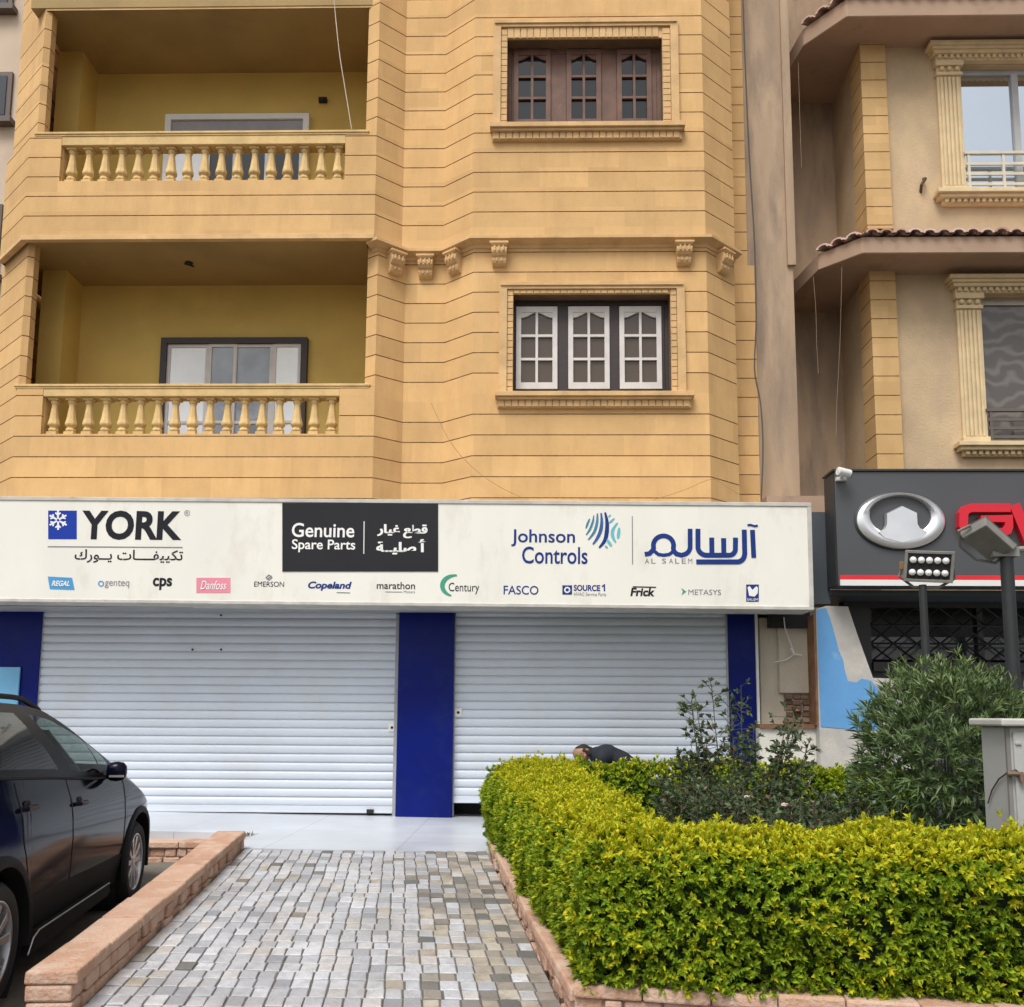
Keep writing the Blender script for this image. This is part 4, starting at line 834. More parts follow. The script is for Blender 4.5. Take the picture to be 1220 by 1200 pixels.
mb = MB(); mb.box(fx0, 11.62, 0.3, 10, 11.7, az(1100, 800, 11.5)); mb.build('stall_riser', mat('riser_grey', (0.035, 0.037, 0.040), 0.5, 0.1, 1), sf)
mb = MB(); zt0, zt1 = az(1100, 789, 11.6), az(1100, 724, 11.6); k = 0; stp = 0.29
x = fx0
while x < 9.0:
    hgt = zt1 - zt0; m_ = 3
    for i in range(m_):
        za, zb_ = zt0 + hgt * i / m_, zt0 + hgt * (i + 1) / m_
        mb.tube([(x, 11.60, za), (x + stp, 11.60, zb_)], 0.011, n=4); mb.tube([(x + stp, 11.585, za), (x, 11.585, zb_)], 0.011, n=4)
    x += stp
for i in range(1, 3): mb.tube([(fx0, 11.57, zt0 + (zt1 - zt0) * i / 3), (9, 11.57, zt0 + (zt1 - zt0) * i / 3)], 0.012, n=4)
mb.build('folding_gate', mat('gate_iron', (0.012, 0.012, 0.013), 0.5), sf, fix=False)
mb = MB(); mb.box(fx0, 11.9, zt0 + 0.05, 10, 11.93, zt0 + 0.34); mb.build('window_band', mat('window_grey', (0.045, 0.048, 0.05), 0.25, 0.3, 1.0, coat=1.0), sf)

# CCTV camera on the charcoal sign
q = at(1005, 563, Y=YC - 0.14); cc = thing('security_camera', 'white security camera on the top left corner of the charcoal sign', 'camera', (q.x, YC - 0.02, q.z - 0.08))
mb = MB(); mb.box(q.x - 0.05, YC - 0.06, q.z - 0.07, q.x + 0.06, YC + 0.0, q.z - 0.03); mb.tube([(q.x, YC - 0.05, q.z - 0.04), (q.x, YC - 0.12, q.z)], 0.02); mb.build('bracket', WHITE, cc)
mb = MB(); mb.tube([(q.x - 0.075, YC - 0.17, q.z + 0.01), (q.x - 0.07, YC - 0.17, q.z + 0.01), (q.x + 0.075, YC - 0.12, q.z - 0.01)], [0.02, 0.048, 0.048], n=14); mb.build('housing', WHITE, cc, smooth=True)
mb = MB(); mb.tube([(q.x + 0.0752, YC - 0.12, q.z - 0.01), (q.x + 0.09, YC - 0.115, q.z - 0.012)], 0.04, n=14); mb.build('lens', BLACK, cc)

# ------------------------------------------------------------------ painted walls between the shops
YW = 10.95
P = lambda x, y: e4(880 + x / 3.529, 540 + y / 3.529)
def e4(px, py): p = at(px, py, Y=YW); return (p.x, p.z)
bw = thing('wall', 'stepped garden wall painted sky blue with a bare grey band along its sloping edge', 'wall', (3.4, YW + 0.1, 0.3))
out = [P(325, 655), P(368, 642), P(460, 645), P(500, 765), P(565, 945), P(650, 948), P(700, 970), P(722, 1005), P(722, 1330), P(345, 1330)]
mb = MB(); mb.xz(out, YW, YW + 0.25); mb.build('wall', mat('bare_render', (0.46, 0.44, 0.41), 0.9, 0.12, 4, bump=0.4, stain=(0.56, 0.52, 0.46), sscale=3), bw)
rg = lambda q: (q[0] + random.uniform(-0.012, 0.012), q[1] + random.uniform(-0.012, 0.012))
edge = [P(370, 648), P(385, 690), P(400, 740), P(412, 790), P(420, 830), P(436, 870), P(446, 900), P(458, 958), P(490, 962), P(520, 948), P(555, 955), P(585, 985), P(592, 1030), P(600, 1140)]
mb = MB(); mb.xz([P(327, 658)] + [rg(q) for q in edge] + [P(600, 1160), P(520, 1168), P(440, 1158), P(345, 1150)], YW - 0.006, YW + 0.01); mb.build('paint_coat', mat('sky_blue_paint', (0.115, 0.32, 0.62), 0.7, 0.06, 2.5, stain=(0.22, 0.40, 0.62), sscale=4, sthr=(0.62, 0.7), bump=0.2), bw)
pass
OLDW = mat('old_whitewash', (0.50, 0.44, 0.35), 0.9, 0.12, 3, bump=0.5, stain=(0.36, 0.28, 0.20), sscale=2.5, stretch=(1, 1, 0.5)); RUSTW = mat('rusty_strip', (0.22, 0.11, 0.055), 0.85, 0.3, 8, stain=(0.12, 0.07, 0.05), sscale=5)
cp = thing('pier', 'stained cream pier with a broken brick patch and white wire beside the blue wall', 'pier', (2.9, 11.4, 0.3))
x0, x1 = ax(905.5, 800, 11.3), ax(967, 800, 11.3); zt4 = az(935, 736, 11.3); zb4 = az(935, 864, 11.3)
mb = MB(); mb.box(x0, 11.3, zb4 - 0.3, x1, 11.9, zt4); mb.box(x0 + 0.22, 11.25, zb4 + 0.38, x1 - 0.04, 11.31, zt4 - 0.13); mb.build('pier', OLDW, cp, bevel=0.01)
mb = MB(); mb.box(x0 + 0.1, 11.2, zt4 - 0.13, x1, 11.3, zt4 + 0.06); mb.build('box', BLACK, cp)
mb = MB(); xe = P(325, 900)[0]; mb.box(x1, 10.97, zb4, xe - 0.004, 11.5, zt4); mb.build('edge_strip', RUSTW, cp)
BRK = island_mat('broken_brick', [(0, (0.10, 0.055, 0.04)), (0.5, (0.20, 0.13, 0.09)), (1, (0.30, 0.22, 0.16))], rough=0.95, bump=1.0)
mb = MB()
for r in range(5):
    for c in range(3): mb.box(x1 - 0.34 + c * 0.105 + random.uniform(-.02, .02), 11.27 + random.uniform(-0.03, 0.02), zb4 + 0.03 + r * 0.07, x1 - 0.34 + c * 0.105 + 0.09, 11.32, zb4 + 0.09 + r * 0.07)
mb.build('broken_patch', BRK, cp, bevel=0.008)
e5 = lambda x, y: at(880 + x / 3.529, 540 + y / 3.529, Y=11.18)
mb = MB(); mb.tube([e5(190, 690), e5(195, 735), e5(215, 790), e5(235, 845), e5(200, 868), e5(150, 880)], 0.007, n=6); mb.tube([e5(236, 845), e5(265, 850)], 0.009, n=6); mb.tube([e5(235, 846), e5(220, 820)], 0.010, n=6); mb.build('wire', WHITE, cp)
lw = thing('wall', 'low peeling whitewashed wall with a rusty brown capping behind the shrubs', 'wall', (3.2, 11.2, 0.3))
xa, xb = ax(905, 890, 11.1), ax(1012, 890, 11.1); zl = az(950, 868, 11.1)
mb = MB(); mb.box(xa, 11.1, 0.25, xb, 11.5, zl); mb.build('wall', mat('peeling_white', (0.66, 0.63, 0.56), 0.9, 0.1, 3, bump=0.5, stain=(0.24, 0.19, 0.14), sscale=2.6, sthr=(0.56, 0.68), stretch=(1.6, 1, 0.6)), lw)
mb = MB(); mb.box(xa, 11.06, zl, xb + 0.5, 11.5, zl + 0.05); mb.box(xb, 11.08, 0.25, xb + 0.07, 11.5, zl); mb.box(xb + 0.07, 11.12, 0.25, xb + 0.55, 11.5, zl, 1); mb.build('capping', [RUSTW, OLDW], lw)

# ------------------------------------------------------------------ building beyond on the far left
lb = thing('apartment_building', 'pale weathered apartment block glimpsed behind the left edge of the ochre building', 'building', (-11.5, 19.0, 0))
mb = MB(); mb.box(-16, 17.5, 0, at(24, 150, Y=17.5).x + 1.2, 26, 24); mb.build('wall', mat('pale_render', (0.55, 0.44, 0.34), 0.9, 0.12, 0.6, stain=(0.38, 0.30, 0.24), sscale=0.5), lb)
for py0, py1 in ((-70, 12), (88, 145), (245, 330), (395, 470)):
    z0, z1 = az(5, py1, 17.5), az(5, py0, 17.5); x1 = at(22, py0, Y=17.5).x if py0 < 0 else at(16, 100, Y=17.5).x; x0 = x1 - 1.5
    f = MB(); f.box(x0, 17.44, z0, x1, 17.52, z1); f.box(x0 - 0.1, 17.3, z0 - 0.12, x1 + 0.1, 17.52, z0); wdo = f.build('window', mat('brown_frame', (0.10, 0.075, 0.06), 0.6), lb)
    g = MB(); g.box(x0 + 0.1, 17.42, z0 + 0.1, x0 + 0.7, 17.45, z1 - 0.1); g.box(x0 + 0.8, 17.42, z0 + 0.1, x1 - 0.1, 17.45, z1 - 0.1); g.build('pane', glass('far_pane', (0.03, 0.035, 0.045)), wdo)
# ------------------------------------------------------------------ brick kerbs
KERB = island_mat('salmon_brick', [(0.0, (0.42, 0.24, 0.16)), (0.4, (0.50, 0.31, 0.215)), (0.7, (0.56, 0.37, 0.27)), (1.0, (0.46, 0.28, 0.20))], rough=0.9, noise=(9, 0.75, (0.58, 0.44, 0.35)), bump=1.0)
MORT = mat('kerb_mortar', (0.25, 0.19, 0.15), 0.95, 0.3, 10, bump=0.6)
def kerb(name, label, A, B, width, ztop, zbot, side=1, cope=0.42, courses=3, ends=True):
    """A low wall from A to B (Vector with z = top height); the wall's body lies to the `side` of A->B."""
    k = thing(name, label, 'kerb', ((A.x + B.x) / 2, (A.y + B.y) / 2, 0))
    d = Vector((B.x - A.x, B.y - A.y, 0)); L = d.length; u = d / L; n = Vector((-u.y, u.x, 0)) * side
    def pt(s, t, z): p = Vector((A.x, A.y, 0)) + u * s + n * t; return (p.x, p.y, A.z + (B.z - A.z) * s / L + z)
    mb = MB(); s = 0.0; ch = 0.062
    while s < L - 0.02:                      # coping stones
        l = min(cope * random.uniform(0.85, 1.2), L - s); l = L - s if L - s - l < 0.12 else l
        j = lambda a=0.006: random.uniform(-a, a); o = -0.015; g = 0.002
        z0 = -ch; q = [(s + g, o + j()), (s + l - g, o + j()), (s + l - g, width - o + j()), (s + g, width - o + j())]; dz = j(0.004)
        mb.hexa([pt(a, t, z0) for a, t in q] + [pt(a, t + (0.004 if i < 2 else -0.004), dz + j(0.003)) for i, (a, t) in enumerate(q)]); s += l
    c = mb.build('coping', KERB, k, bevel=0.012, seg=2)
    mb = MB(); chh = 0.085; zc_ = -ch - 0.004
    for r in range(courses):
        s = -random.uniform(0, 0.1) if r % 2 else 0.0
        while s < L - 0.01:
            l = random.uniform(0.09, 0.19); a, b = max(0, s), min(L, s + l)
            if b - a > 0.02:
                j = lambda a=0.016: random.uniform(-a, a); t0 = j(); t1 = width + j()
                mb.hexa([pt(a + .005, t0 + j(.006), zc_ - chh + .006), pt(b - .005, t0 + j(.006), zc_ - chh + .006), pt(b - .005, t1, zc_ - chh + .006), pt(a + .005, t1, zc_ - chh + .006), pt(a + .005, t0 + j(.006), zc_), pt(b - .005, t0 + j(.006), zc_), pt(b - .005, t1, zc_), pt(a + .005, t1, zc_)])
            s += l
        zc_ -= chh
    mb.build('bricks', KERB, k, bevel=0.012, seg=2)
    mb = MB(); mb.hexa([pt(.02, .02, zc_ - 0.2), pt(L - .02, .02, zc_ - 0.2), pt(L - .02, width - .02, zc_ - 0.2), pt(.02, width - .02, zc_ - 0.2), pt(.02, .02, -ch), pt(L - .02, .02, -ch), pt(L - .02, width - .02, -ch), pt(.02, width - .02, -ch)]); mb.build('core', MORT, k)
    return k
pn, pf = path_pt(0, 4.66), path_pt(0, 8.40)
kerb('brick_kerb', 'long low salmon brick kerb between the black car and the cobbled ramp', Vector((pn - 0.015, 4.70, 0.285)), Vector((pf - 0.01, 8.44, 0.515)), 0.225, 0, 0, side=1)
cA, cB = at(214, 1004, Z=0.40), at(120, 1002, Z=0.40)
kerb('brick_kerb', 'short cross kerb of orange bricks along the tiled pavement ahead of the car', Vector((-5.6, 9.24, at(215, 1003, Y=9.25).z)), Vector((-2.72, 9.24, at(215, 1003, Y=9.25).z)), 0.22, 0, 0, side=1, courses=2)
pa = lambda y: Vector((path_pt(1, y) + 0.015, y, path_z(y) + (0.15 if y < 6 else 0.12)))
kerb('brick_kerb', 'brown brick planter kerb along the right side of the cobbled ramp', pa(8.40), pa(4.70), 0.17, 0, 0, side=1)
kerb('brick_kerb', 'salmon brick planter kerb in front of the golden hedge', Vector((path_pt(1, 4.70) + 0.02, 4.67, 0.265)), Vector((4.2, 4.10, 0.245)), 0.17, 0, 0, side=1, cope=0.36)

# ------------------------------------------------------------------ foliage
def leaf_mesh(name, P, D, Nn, ln, wd, mats, midx, parent, fold=0.25, stems=None):
    """Folded pointed leaves: base P, direction D, face normal Nn; arrays (n,3)."""
    n = len(P); D = D / np.linalg.norm(D, axis=1, keepdims=True); S_ = np.cross(D, Nn); S_ /= np.maximum(1e-6, np.linalg.norm(S_, axis=1, keepdims=True)); U = np.cross(S_, D)
    ln = ln[:, None]; wd = wd[:, None]; droop = -0.12 * ln * np.array([[0, 0, 1.0]])
    V = np.empty((n, 5, 3)); V[:, 0] = P; mid = P + D * ln * 0.45
    V[:, 1] = mid + S_ * wd * 0.5 + U * wd * fold; V[:, 2] = mid; V[:, 3] = mid - S_ * wd * 0.5 + U * wd * fold; V[:, 4] = P + D * ln + droop
    c = V.reshape(-1, 3).mean(0); c[2] = V[:, :, 2].min()
    F = np.array([[0, 2, 1], [0, 3, 2], [1, 2, 4], [2, 3, 4]]); idx = (np.arange(n)[:, None, None] * 5 + F[None]).reshape(-1)
    me = bpy.data.meshes.new(name); me.vertices.add(n * 5); me.vertices.foreach_set('co', (V.reshape(-1, 3) - c).ravel()); nf = n * 4
    me.loops.add(nf * 3); me.loops.foreach_set('vertex_index', idx.astype(np.int32)); me.polygons.add(nf); me.polygons.foreach_set('loop_start', (np.arange(nf) * 3).astype(np.int32))
    me.polygons.foreach_set('material_index', np.repeat(midx, 4).astype(np.int32))
    for m in mats: me.materials.append(m)
    me.update(calc_edges=True); me.validate()
    o = bpy.data.objects.new(name, me); COL.objects.link(o); o.parent = parent; o.location = Vector(c) - wloc(parent)
    return o
def unit(v): return v / np.maximum(1e-9, np.linalg.norm(v, axis=-1, keepdims=True))
def rosettes(C, N, k, ln, wd, spread=0.9):
    """k leaves round each shoot tip C with axis N."""
    n = len(C); A = unit(np.cross(N, unit(rng.normal(size=(n, 3))))); B = np.cross(N, A)
    P = []; D = []; NN = []; I = []
    for j in range(k):
        t = 2 * np.pi * (j / k) + rng.uniform(-0.5, 0.5, n) + j * 0.3; s = spread * rng.uniform(0.45, 1.25, n)
        rad = A * np.cos(t)[:, None] + B * np.sin(t)[:, None]
        D.append(unit(N + rad * s[:, None])); P.append(C - N * (0.012 * (j % 3))[None] if np.isscalar(j) and False else C - N * (0.010 * (j % 3))); NN.append(unit(N - rad * 0.3)); I.append(np.arange(n))
    P, D, NN, I = map(np.concatenate, (P, D, NN, I)); m = len(P)
    return P, D, NN, rng.uniform(*ln, m), rng.uniform(*wd, m), I
GOLD = island_mat('golden_leaf', [(0.0, (0.33, 0.41, 0.018)), (0.35, (0.49, 0.52, 0.022)), (0.7, (0.62, 0.60, 0.03)), (1.0, (0.68, 0.57, 0.03))], rough=0.55, spec=0.22, transl=0.35)
LIME = island_mat('lime_leaf', [(0.0, (0.12, 0.22, 0.016)), (0.5, (0.25, 0.37, 0.022)), (1.0, (0.40, 0.48, 0.028))], rough=0.55, spec=0.22, transl=0.35)
GRN = island_mat('green_leaf', [(0.0, (0.03, 0.075, 0.012)), (0.5, (0.085, 0.175, 0.018)), (1.0, (0.15, 0.26, 0.022))], rough=0.55, spec=0.22, transl=0.3)
BARK = mat('hedge_wood', (0.05, 0.038, 0.026), 0.9, 0.3, 12)
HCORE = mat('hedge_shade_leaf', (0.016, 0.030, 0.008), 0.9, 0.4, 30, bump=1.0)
def wav(x, y, z, s=1.0): return (np.sin(x * 5.1 * s + 1.3 * np.sin(y * 3.7 * s)) + np.sin(y * 6.3 * s + 2.1 + z * 4.0 * s) + np.sin(z * 7.7 * s + x * 3.1 * s) + np.sin((x + y) * 11.0 * s) * 0.6) / 3.6
def hedge(label, segs, dens, gold_top, leafk=8, ln=(0.027, 0.048), wd=(0.012, 0.020), name='hedge'):
    """segs: list of (Ax, Ay, hwA, topA, botA, Bx, By, hwB, topB, botB)."""
    mx_ = sum((s[0] + s[5]) / 2 for s in segs) / len(segs); my_ = sum((s[1] + s[6]) / 2 for s in segs) / len(segs)
    h = thing(name, label, 'hedge', (mx_, my_, 0.3)); Cs = []; Ns = []; Ts = []; core = MB(); wood = MB()
    for s in segs:
        A = np.array(s[0:2]); B = np.array(s[5:7]); L = np.linalg.norm(B - A); u = (B - A) / L; nn = np.array([-u[1], u[0]])
        per = 2 * (s[3] - s[4]) + 2 * s[2]; n = int(L * per * dens)
        for layer in range(2):
            m = n if layer == 0 else int(n * 0.7)
            a = rng.uniform(-0.0, 1.0, m); hw = s[2] + (s[7] - s[2]) * a; tp = s[3] + (s[8] - s[3]) * a; bt = s[4] + (s[9] - s[4]) * a
            q = rng.uniform(0, per, m); hgt = tp - bt; e = 4.0
            # superellipse section: angle from left foot over the top to the right foot
            th = np.where(q < hgt, q / hgt * 0.55, np.where(q < hgt + 2 * hw, 0.55 + (q - hgt) / (2 * hw) * (np.pi - 1.10), np.pi - 0.55 + (q - hgt - 2 * hw) / hgt * 0.55)) 
            cx_ = np.where(q < hgt, -1.0, np.where(q < hgt + 2 * hw, -1 + 2 * (q - hgt) / (2 * hw), 1.0)); cz_ = np.where(q < hgt, q / hgt, np.where(q < hgt + 2 * hw, 1.0, 1 - (q - hgt - 2 * hw) / hgt))
            # round the shoulders
            ex = np.clip((np.abs(cx_) * hw - (hw - 0.18)) / 0.18, 0, 1); ez = np.clip((cz_ * hgt - (hgt - 0.18)) / 0.18, 0, 1)
            k = np.maximum(0, ex + ez - 1); sx = np.sign(cx_)
            lat = cx_ * hw - sx * 0.075 * k - sx * 0.05 * np.clip(0.35 - cz_, 0, 1); z = bt + cz_ * hgt - 0.075 * k
            nl = np.where(cz_ >= 0.999, cx_ ** 5, sx) ; nz_ = np.where(cz_ >= 0.999, 1.0, np.where(ez > 0, ez * 0.9, 0.18))
            pos = np.stack([A[0] + u[0] * L * a + nn[0] * lat, A[1] + u[1] * L * a + nn[1] * lat, z], 1)
            nor = unit(np.stack([nn[0] * nl, nn[1] * nl, nz_], 1))
            dsp = wav(pos[:, 0] * 0.6, pos[:, 1] * 0.6, pos[:, 2] * 0.5) * 0.035 + wav(pos[:, 0] * 1.6, pos[:, 1] * 1.6, pos[:, 2] * 1.6) * 0.055 + wav(pos[:, 0] * 4, pos[:, 1] * 4, pos[:, 2] * 4) * 0.032 + rng.normal(0, 0.014, m) - layer * 0.055
            dsp += np.where((rng.random(m) < 0.05) & (nz_ > 0.8), rng.uniform(0.02, 0.07, m), 0)
            pos = pos + nor * dsp[:, None]
            nor = unit(nor + rng.normal(0, 0.33, (m, 3)) + np.array([0, 0, 0.35]))
            Cs.append(pos); Ns.append(nor); Ts.append(np.stack([(pos[:, 2] - bt) / hgt, np.full(m, layer), dsp, nz_], 1))
        for ea, sg_ in ((0.0, -1), (1.0, 1)):                          # the two ends
            f = lambda k0, k1: s[k0] + (s[k1] - s[k0]) * ea
            hw, tp, bt = f(2, 7), f(3, 8), f(4, 9); m = int(2 * hw * (tp - bt) * dens * 1.4); lat = rng.uniform(-hw, hw, m) * 0.95; z = bt + rng.uniform(0, 0.97, m) * (tp - bt); lay = (rng.random(m) < 0.4) * 1.0
            ins_ = -0.05 * lay + wav(lat * 3, z * 3, z) * 0.03 + rng.normal(0, 0.012, m) - 0.10 * (np.abs(lat) / hw) ** 4
            pos = np.stack([A[0] + u[0] * (L * ea + sg_ * ins_) + nn[0] * lat, A[1] + u[1] * (L * ea + sg_ * ins_) + nn[1] * lat, z], 1)
            nor = unit(np.tile([[u[0] * sg_, u[1] * sg_, 0.5]], (m, 1)) + rng.normal(0, 0.35, (m, 3)))
            Cs.append(pos); Ns.append(nor); Ts.append(np.stack([(z - bt) / (tp - bt), lay, ins_, np.full(m, 0.2)], 1))
        # inner mass of twigs so that no daylight crosses the hedge
        def pt(a, lat, z): return (A[0] + u[0] * L * a + nn[0] * lat, A[1] + u[1] * L * a + nn[1] * lat, z)
        for i in range(8):
            a0, a1 = i / 8, (i + 1) / 8; f = lambda a, k0, k1: s[k0] + (s[k1] - s[k0]) * a
            ins = 0.15
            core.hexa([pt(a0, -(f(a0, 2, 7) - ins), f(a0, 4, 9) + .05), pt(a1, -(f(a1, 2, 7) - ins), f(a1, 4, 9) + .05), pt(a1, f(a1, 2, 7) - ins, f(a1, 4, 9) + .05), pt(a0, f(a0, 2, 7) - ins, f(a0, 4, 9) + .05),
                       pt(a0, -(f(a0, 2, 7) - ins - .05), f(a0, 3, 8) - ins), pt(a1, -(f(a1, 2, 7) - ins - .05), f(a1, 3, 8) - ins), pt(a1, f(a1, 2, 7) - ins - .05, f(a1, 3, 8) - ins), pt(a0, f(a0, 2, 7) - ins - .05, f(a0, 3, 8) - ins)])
        for i in range(int(L / 0.22)):
            a = (i + 0.5) / int(L / 0.22); z0 = s[4] + (s[9] - s[4]) * a
            for r_ in range(3): x_, y_, _z = pt(a, random.uniform(-.2, .2), 0); wood.tube([(x_, y_, z0 - 0.12), (x_ + random.uniform(-.08, .08), y_ + random.uniform(-.08, .08), z0 + 0.2), (x_ + random.uniform(-.12, .12), y_ + random.uniform(-.12, .12), z0 + 0.45)], [0.014, 0.010, 0.006], n=5)
    C = np.concatenate(Cs); N = np.concatenate(Ns); T = np.concatenate(Ts)
    P, D, NN, l_, w_, I = rosettes(C, N, leafk, ln, wd)
    hfrac = T[I, 0]; lay = T[I, 1]; up = T[I, 3]; d_ = T[I, 2]
    r1 = rng.random(len(C))[I]; r2 = rng.random(len(P)); patch = wav(C[:, 0] * 0.8, C[:, 1] * 0.8, C[:, 2] * 1.3)[I]
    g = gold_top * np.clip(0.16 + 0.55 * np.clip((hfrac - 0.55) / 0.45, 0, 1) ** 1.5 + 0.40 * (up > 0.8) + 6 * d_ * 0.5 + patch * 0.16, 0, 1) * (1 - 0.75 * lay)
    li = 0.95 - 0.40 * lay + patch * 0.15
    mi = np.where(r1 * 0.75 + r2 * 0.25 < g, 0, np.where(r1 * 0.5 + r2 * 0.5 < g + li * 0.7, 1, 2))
    leaf_mesh('foliage', P, D, NN, l_, w_, [GOLD, LIME, GRN], mi, h)
    wood.build('stems', BARK, h, fix=False); core.build('inner_twigs', HCORE, h)
    return h
hedge('clipped golden yellow hedge along the front and left sides of the brick planter', [
    (0.27, 4.99, 0.345, 0.95, 0.24, 4.1, 4.66, 0.38, 0.97, 0.22),
    (0.03, 9.02, 0.48, 1.11, 0.42, 0.57, 4.78, 0.30, 0.94, 0.24)], 1250, 1.0)
hedge('greener clipped hedge along the back of the planter by the shutter', [(0.45, 9.35, 0.34, 1.10, 0.42, 3.7, 9.25, 0.34, 1.02, 0.42)], 560, 0.5, ln=(0.03, 0.052), wd=(0.015, 0.024))

def leafset(C, N, mats, probs, parent, k, ln, wd, spread=0.8, fold=0.2):
    P, D, NN, l_, w_, I = rosettes(C, N, k, ln, wd, spread); mi = rng.choice(len(mats), len(P), p=probs)
    return leaf_mesh('foliage', P, D, NN, l_, w_, mats, mi, parent, fold)
OLE1 = island_mat('oleander_leaf', [(0.0, (0.055, 0.10, 0.036)), (0.5, (0.115, 0.18, 0.065)), (1.0, (0.18, 0.25, 0.10))], rough=0.5, spec=0.3, transl=0.25)
OLE2 = island_mat('oleander_tip', [(0.0, (0.12, 0.17, 0.05)), (1.0, (0.22, 0.26, 0.09))], rough=0.4, spec=0.4, transl=0.2)
ROS1 = island_mat('rose_leaf', [(0.0, (0.034, 0.060, 0.024)), (0.6, (0.085, 0.13, 0.052)), (1.0, (0.16, 0.19, 0.11))], rough=0.5, spec=0.3, transl=0.25)
ROS2 = island_mat('rose_new_leaf', [(0.0, (0.10, 0.045, 0.028)), (1.0, (0.20, 0.10, 0.06))], rough=0.45, spec=0.4, transl=0.15)
STEM = mat('green_stem', (0.07, 0.075, 0.04), 0.8, 0.3, 10)
# tall oleander
def oleander(base, rx, ry, h, nst, label):
    o = thing('oleander_bush', label, 'bush', base); st = MB(); B = Vector(base)
    for i in range(nst):
        t = random.uniform(0, 2 * math.pi); r = math.sqrt(random.random()); tx, ty = math.cos(t) * r * rx * 0.8, math.sin(t) * r * ry * 0.8
        e = B + Vector((tx, ty, h * (0.95 - 0.3 * r * r) * random.uniform(0.6, 1.0))); b0 = B + Vector((tx * 0.2, ty * 0.2, 0))
        st.tube([b0 + (e - b0) * k / 5 + Vector((tx, ty, 0)) * 0.15 * math.sin(math.pi * k / 5) for k in range(6)], [0.014, 0.012, 0.010, 0.008, 0.006, 0.004], n=5)
    st.build('stems', STEM, o, fix=False)
    n = 2600; d = unit(rng.normal(size=(n, 3)) * [1, 1, 0.9] + [0, -0.15, 0.25]); rad = rng.uniform(0.35, 1.0, n) ** 0.45
    lump = 1 + 0.13 * wav(d[:, 0] * 1.2, d[:, 1] * 1.2, d[:, 2] * 1.2) + rng.normal(0, 0.035, n)
    c = np.array([base[0], base[1], base[2] + h * 0.50]); C = c + d * (rad * lump)[:, None] * [rx, ry, h * 0.52]
    C = C[C[:, 2] > base[2] + 0.05]; n = len(C); hf = (C[:, 2] - base[2]) / h; out = unit(C - c)
    N = unit(out * 0.75 + rng.normal(0, 0.35, (n, 3)) + np.stack([np.zeros(n), np.zeros(n), 0.55 * np.clip(hf * 1.6 - 0.1, 0, 1)], 1))
    sp = rng.random(n) < 0.05 * (hf > 0.75)                       # long shoots standing proud of the crown
    C = C + np.where(sp[:, None], np.array([0, 0, 1.0]) * rng.uniform(0.03, 0.10, (n, 1)), 0)
    P, D, NN, l_, w_, I = rosettes(C, N, 7, (0.065, 0.125), (0.011, 0.018), 0.85)
    mi = np.where(rng.random(len(P)) < np.clip((hf[I] - 0.6) * 0.7, 0.015, 1), 1, 0)
    leaf_mesh('foliage', P, D, NN, l_, w_, [OLE1, OLE2], mi, o, 0.15)
pb = at(1134, 975, Y=7.3); oleander((pb.x, 7.3, 0.32), 0.73, 0.60, 1.66, 40, 'tall bushy oleander with long narrow leaves beside the grey cabinet')
def rose(base, rx, ry, h, nst, label, dens=7, lnr=(0.035, 0.06), tips=0.1, flowers=0, sparse=False):
    o = thing('rose_bush', label, 'bush', base); st = MB(); Cs = []; Ns = []; tops = []
    for i in range(nst):
        t = random.uniform(0, 2 * math.pi); r = math.sqrt(random.uniform(0.02, 1.0)); e = Vector(base) + Vector((math.cos(t) * r * rx, math.sin(t) * r * ry, h * random.uniform(0.5, 1.0) * (1 - 0.30 * r * r))); b = Vector(base) + Vector((random.uniform(-.08, .08), random.uniform(-.08, .08), 0))
        pts = [b + (e - b) * k / 6 + Vector((math.cos(t), math.sin(t), 0)) * 0.10 * r * math.sin(math.pi * k / 6) for k in range(7)]
        st.tube(pts, [0.009 - 0.0011 * k for k in range(7)], n=5); tops.append(e)
        for k in range(dens):
            f = (0.45 if sparse else 0.2) + (0.55 if sparse else 0.8) * random.random(); q = f * 6; a = min(5, int(q)); p = pts[a] + (pts[a + 1] - pts[a]) * (q - a)
            sd_ = Vector((random.uniform(-1, 1), random.uniform(-1, 1), random.uniform(-0.2, 0.8))).normalized(); tw = p + sd_ * random.uniform(0.04, 0.12)
            st.tube([p, tw], [0.003, 0.002], n=4, cap=False); Cs.append((*tw,)); Ns.append((*(sd_ + Vector((0, 0, 0.3))),))
    st.build('stems', STEM, o, fix=False)
    leafset(np.array(Cs), unit(np.array(Ns)), [ROS1, ROS2], [1 - tips, tips], o, 5, lnr, (lnr[0] * 0.55, lnr[1] * 0.55), 1.0)
    for i in range(flowers):
        e = tops[i]; mb = MB()
        for k in range(8):
            t = k * 2.4; r = 0.012 + 0.003 * k; p = e + Vector((math.cos(t) * r, math.sin(t) * r, 0.01)); mb.lathe([(0.0, -0.01), (0.014, 0.0), (0.012, 0.012), (0.0, 0.018)], c=tuple(p), n=6)
        mb.build('flower', mat('pale_petal', (0.62, 0.45, 0.40), 0.6), o, smooth=True)
q = at(872, 960, Y=7.6); rose((q.x, 7.6, 0.33), 0.64, 0.4, 1.62, 32, 'tall sparse rose bush with thin grey green sprays in front of the shutter', dens=26, sparse=True, lnr=(0.035, 0.06), tips=0.03)
for px, Y, rx, h, lab, fl_ in ((838, 6.9, 0.42, 0.88, 'low dark green rose bush nearest the hedge corner', 0), (915, 6.6, 0.45, 0.92, 'low rose bush with reddish young shoots in the middle of the planter', 2), (985, 6.9, 0.40, 0.80, 'low rose bush with a pale bloom next to the oleander', 3)):
    q = at(px, 960, Y=Y); rose((q.x, Y, 0.28), rx, 0.4, h, 80, lab, dens=20, tips=0.08, flowers=fl_)
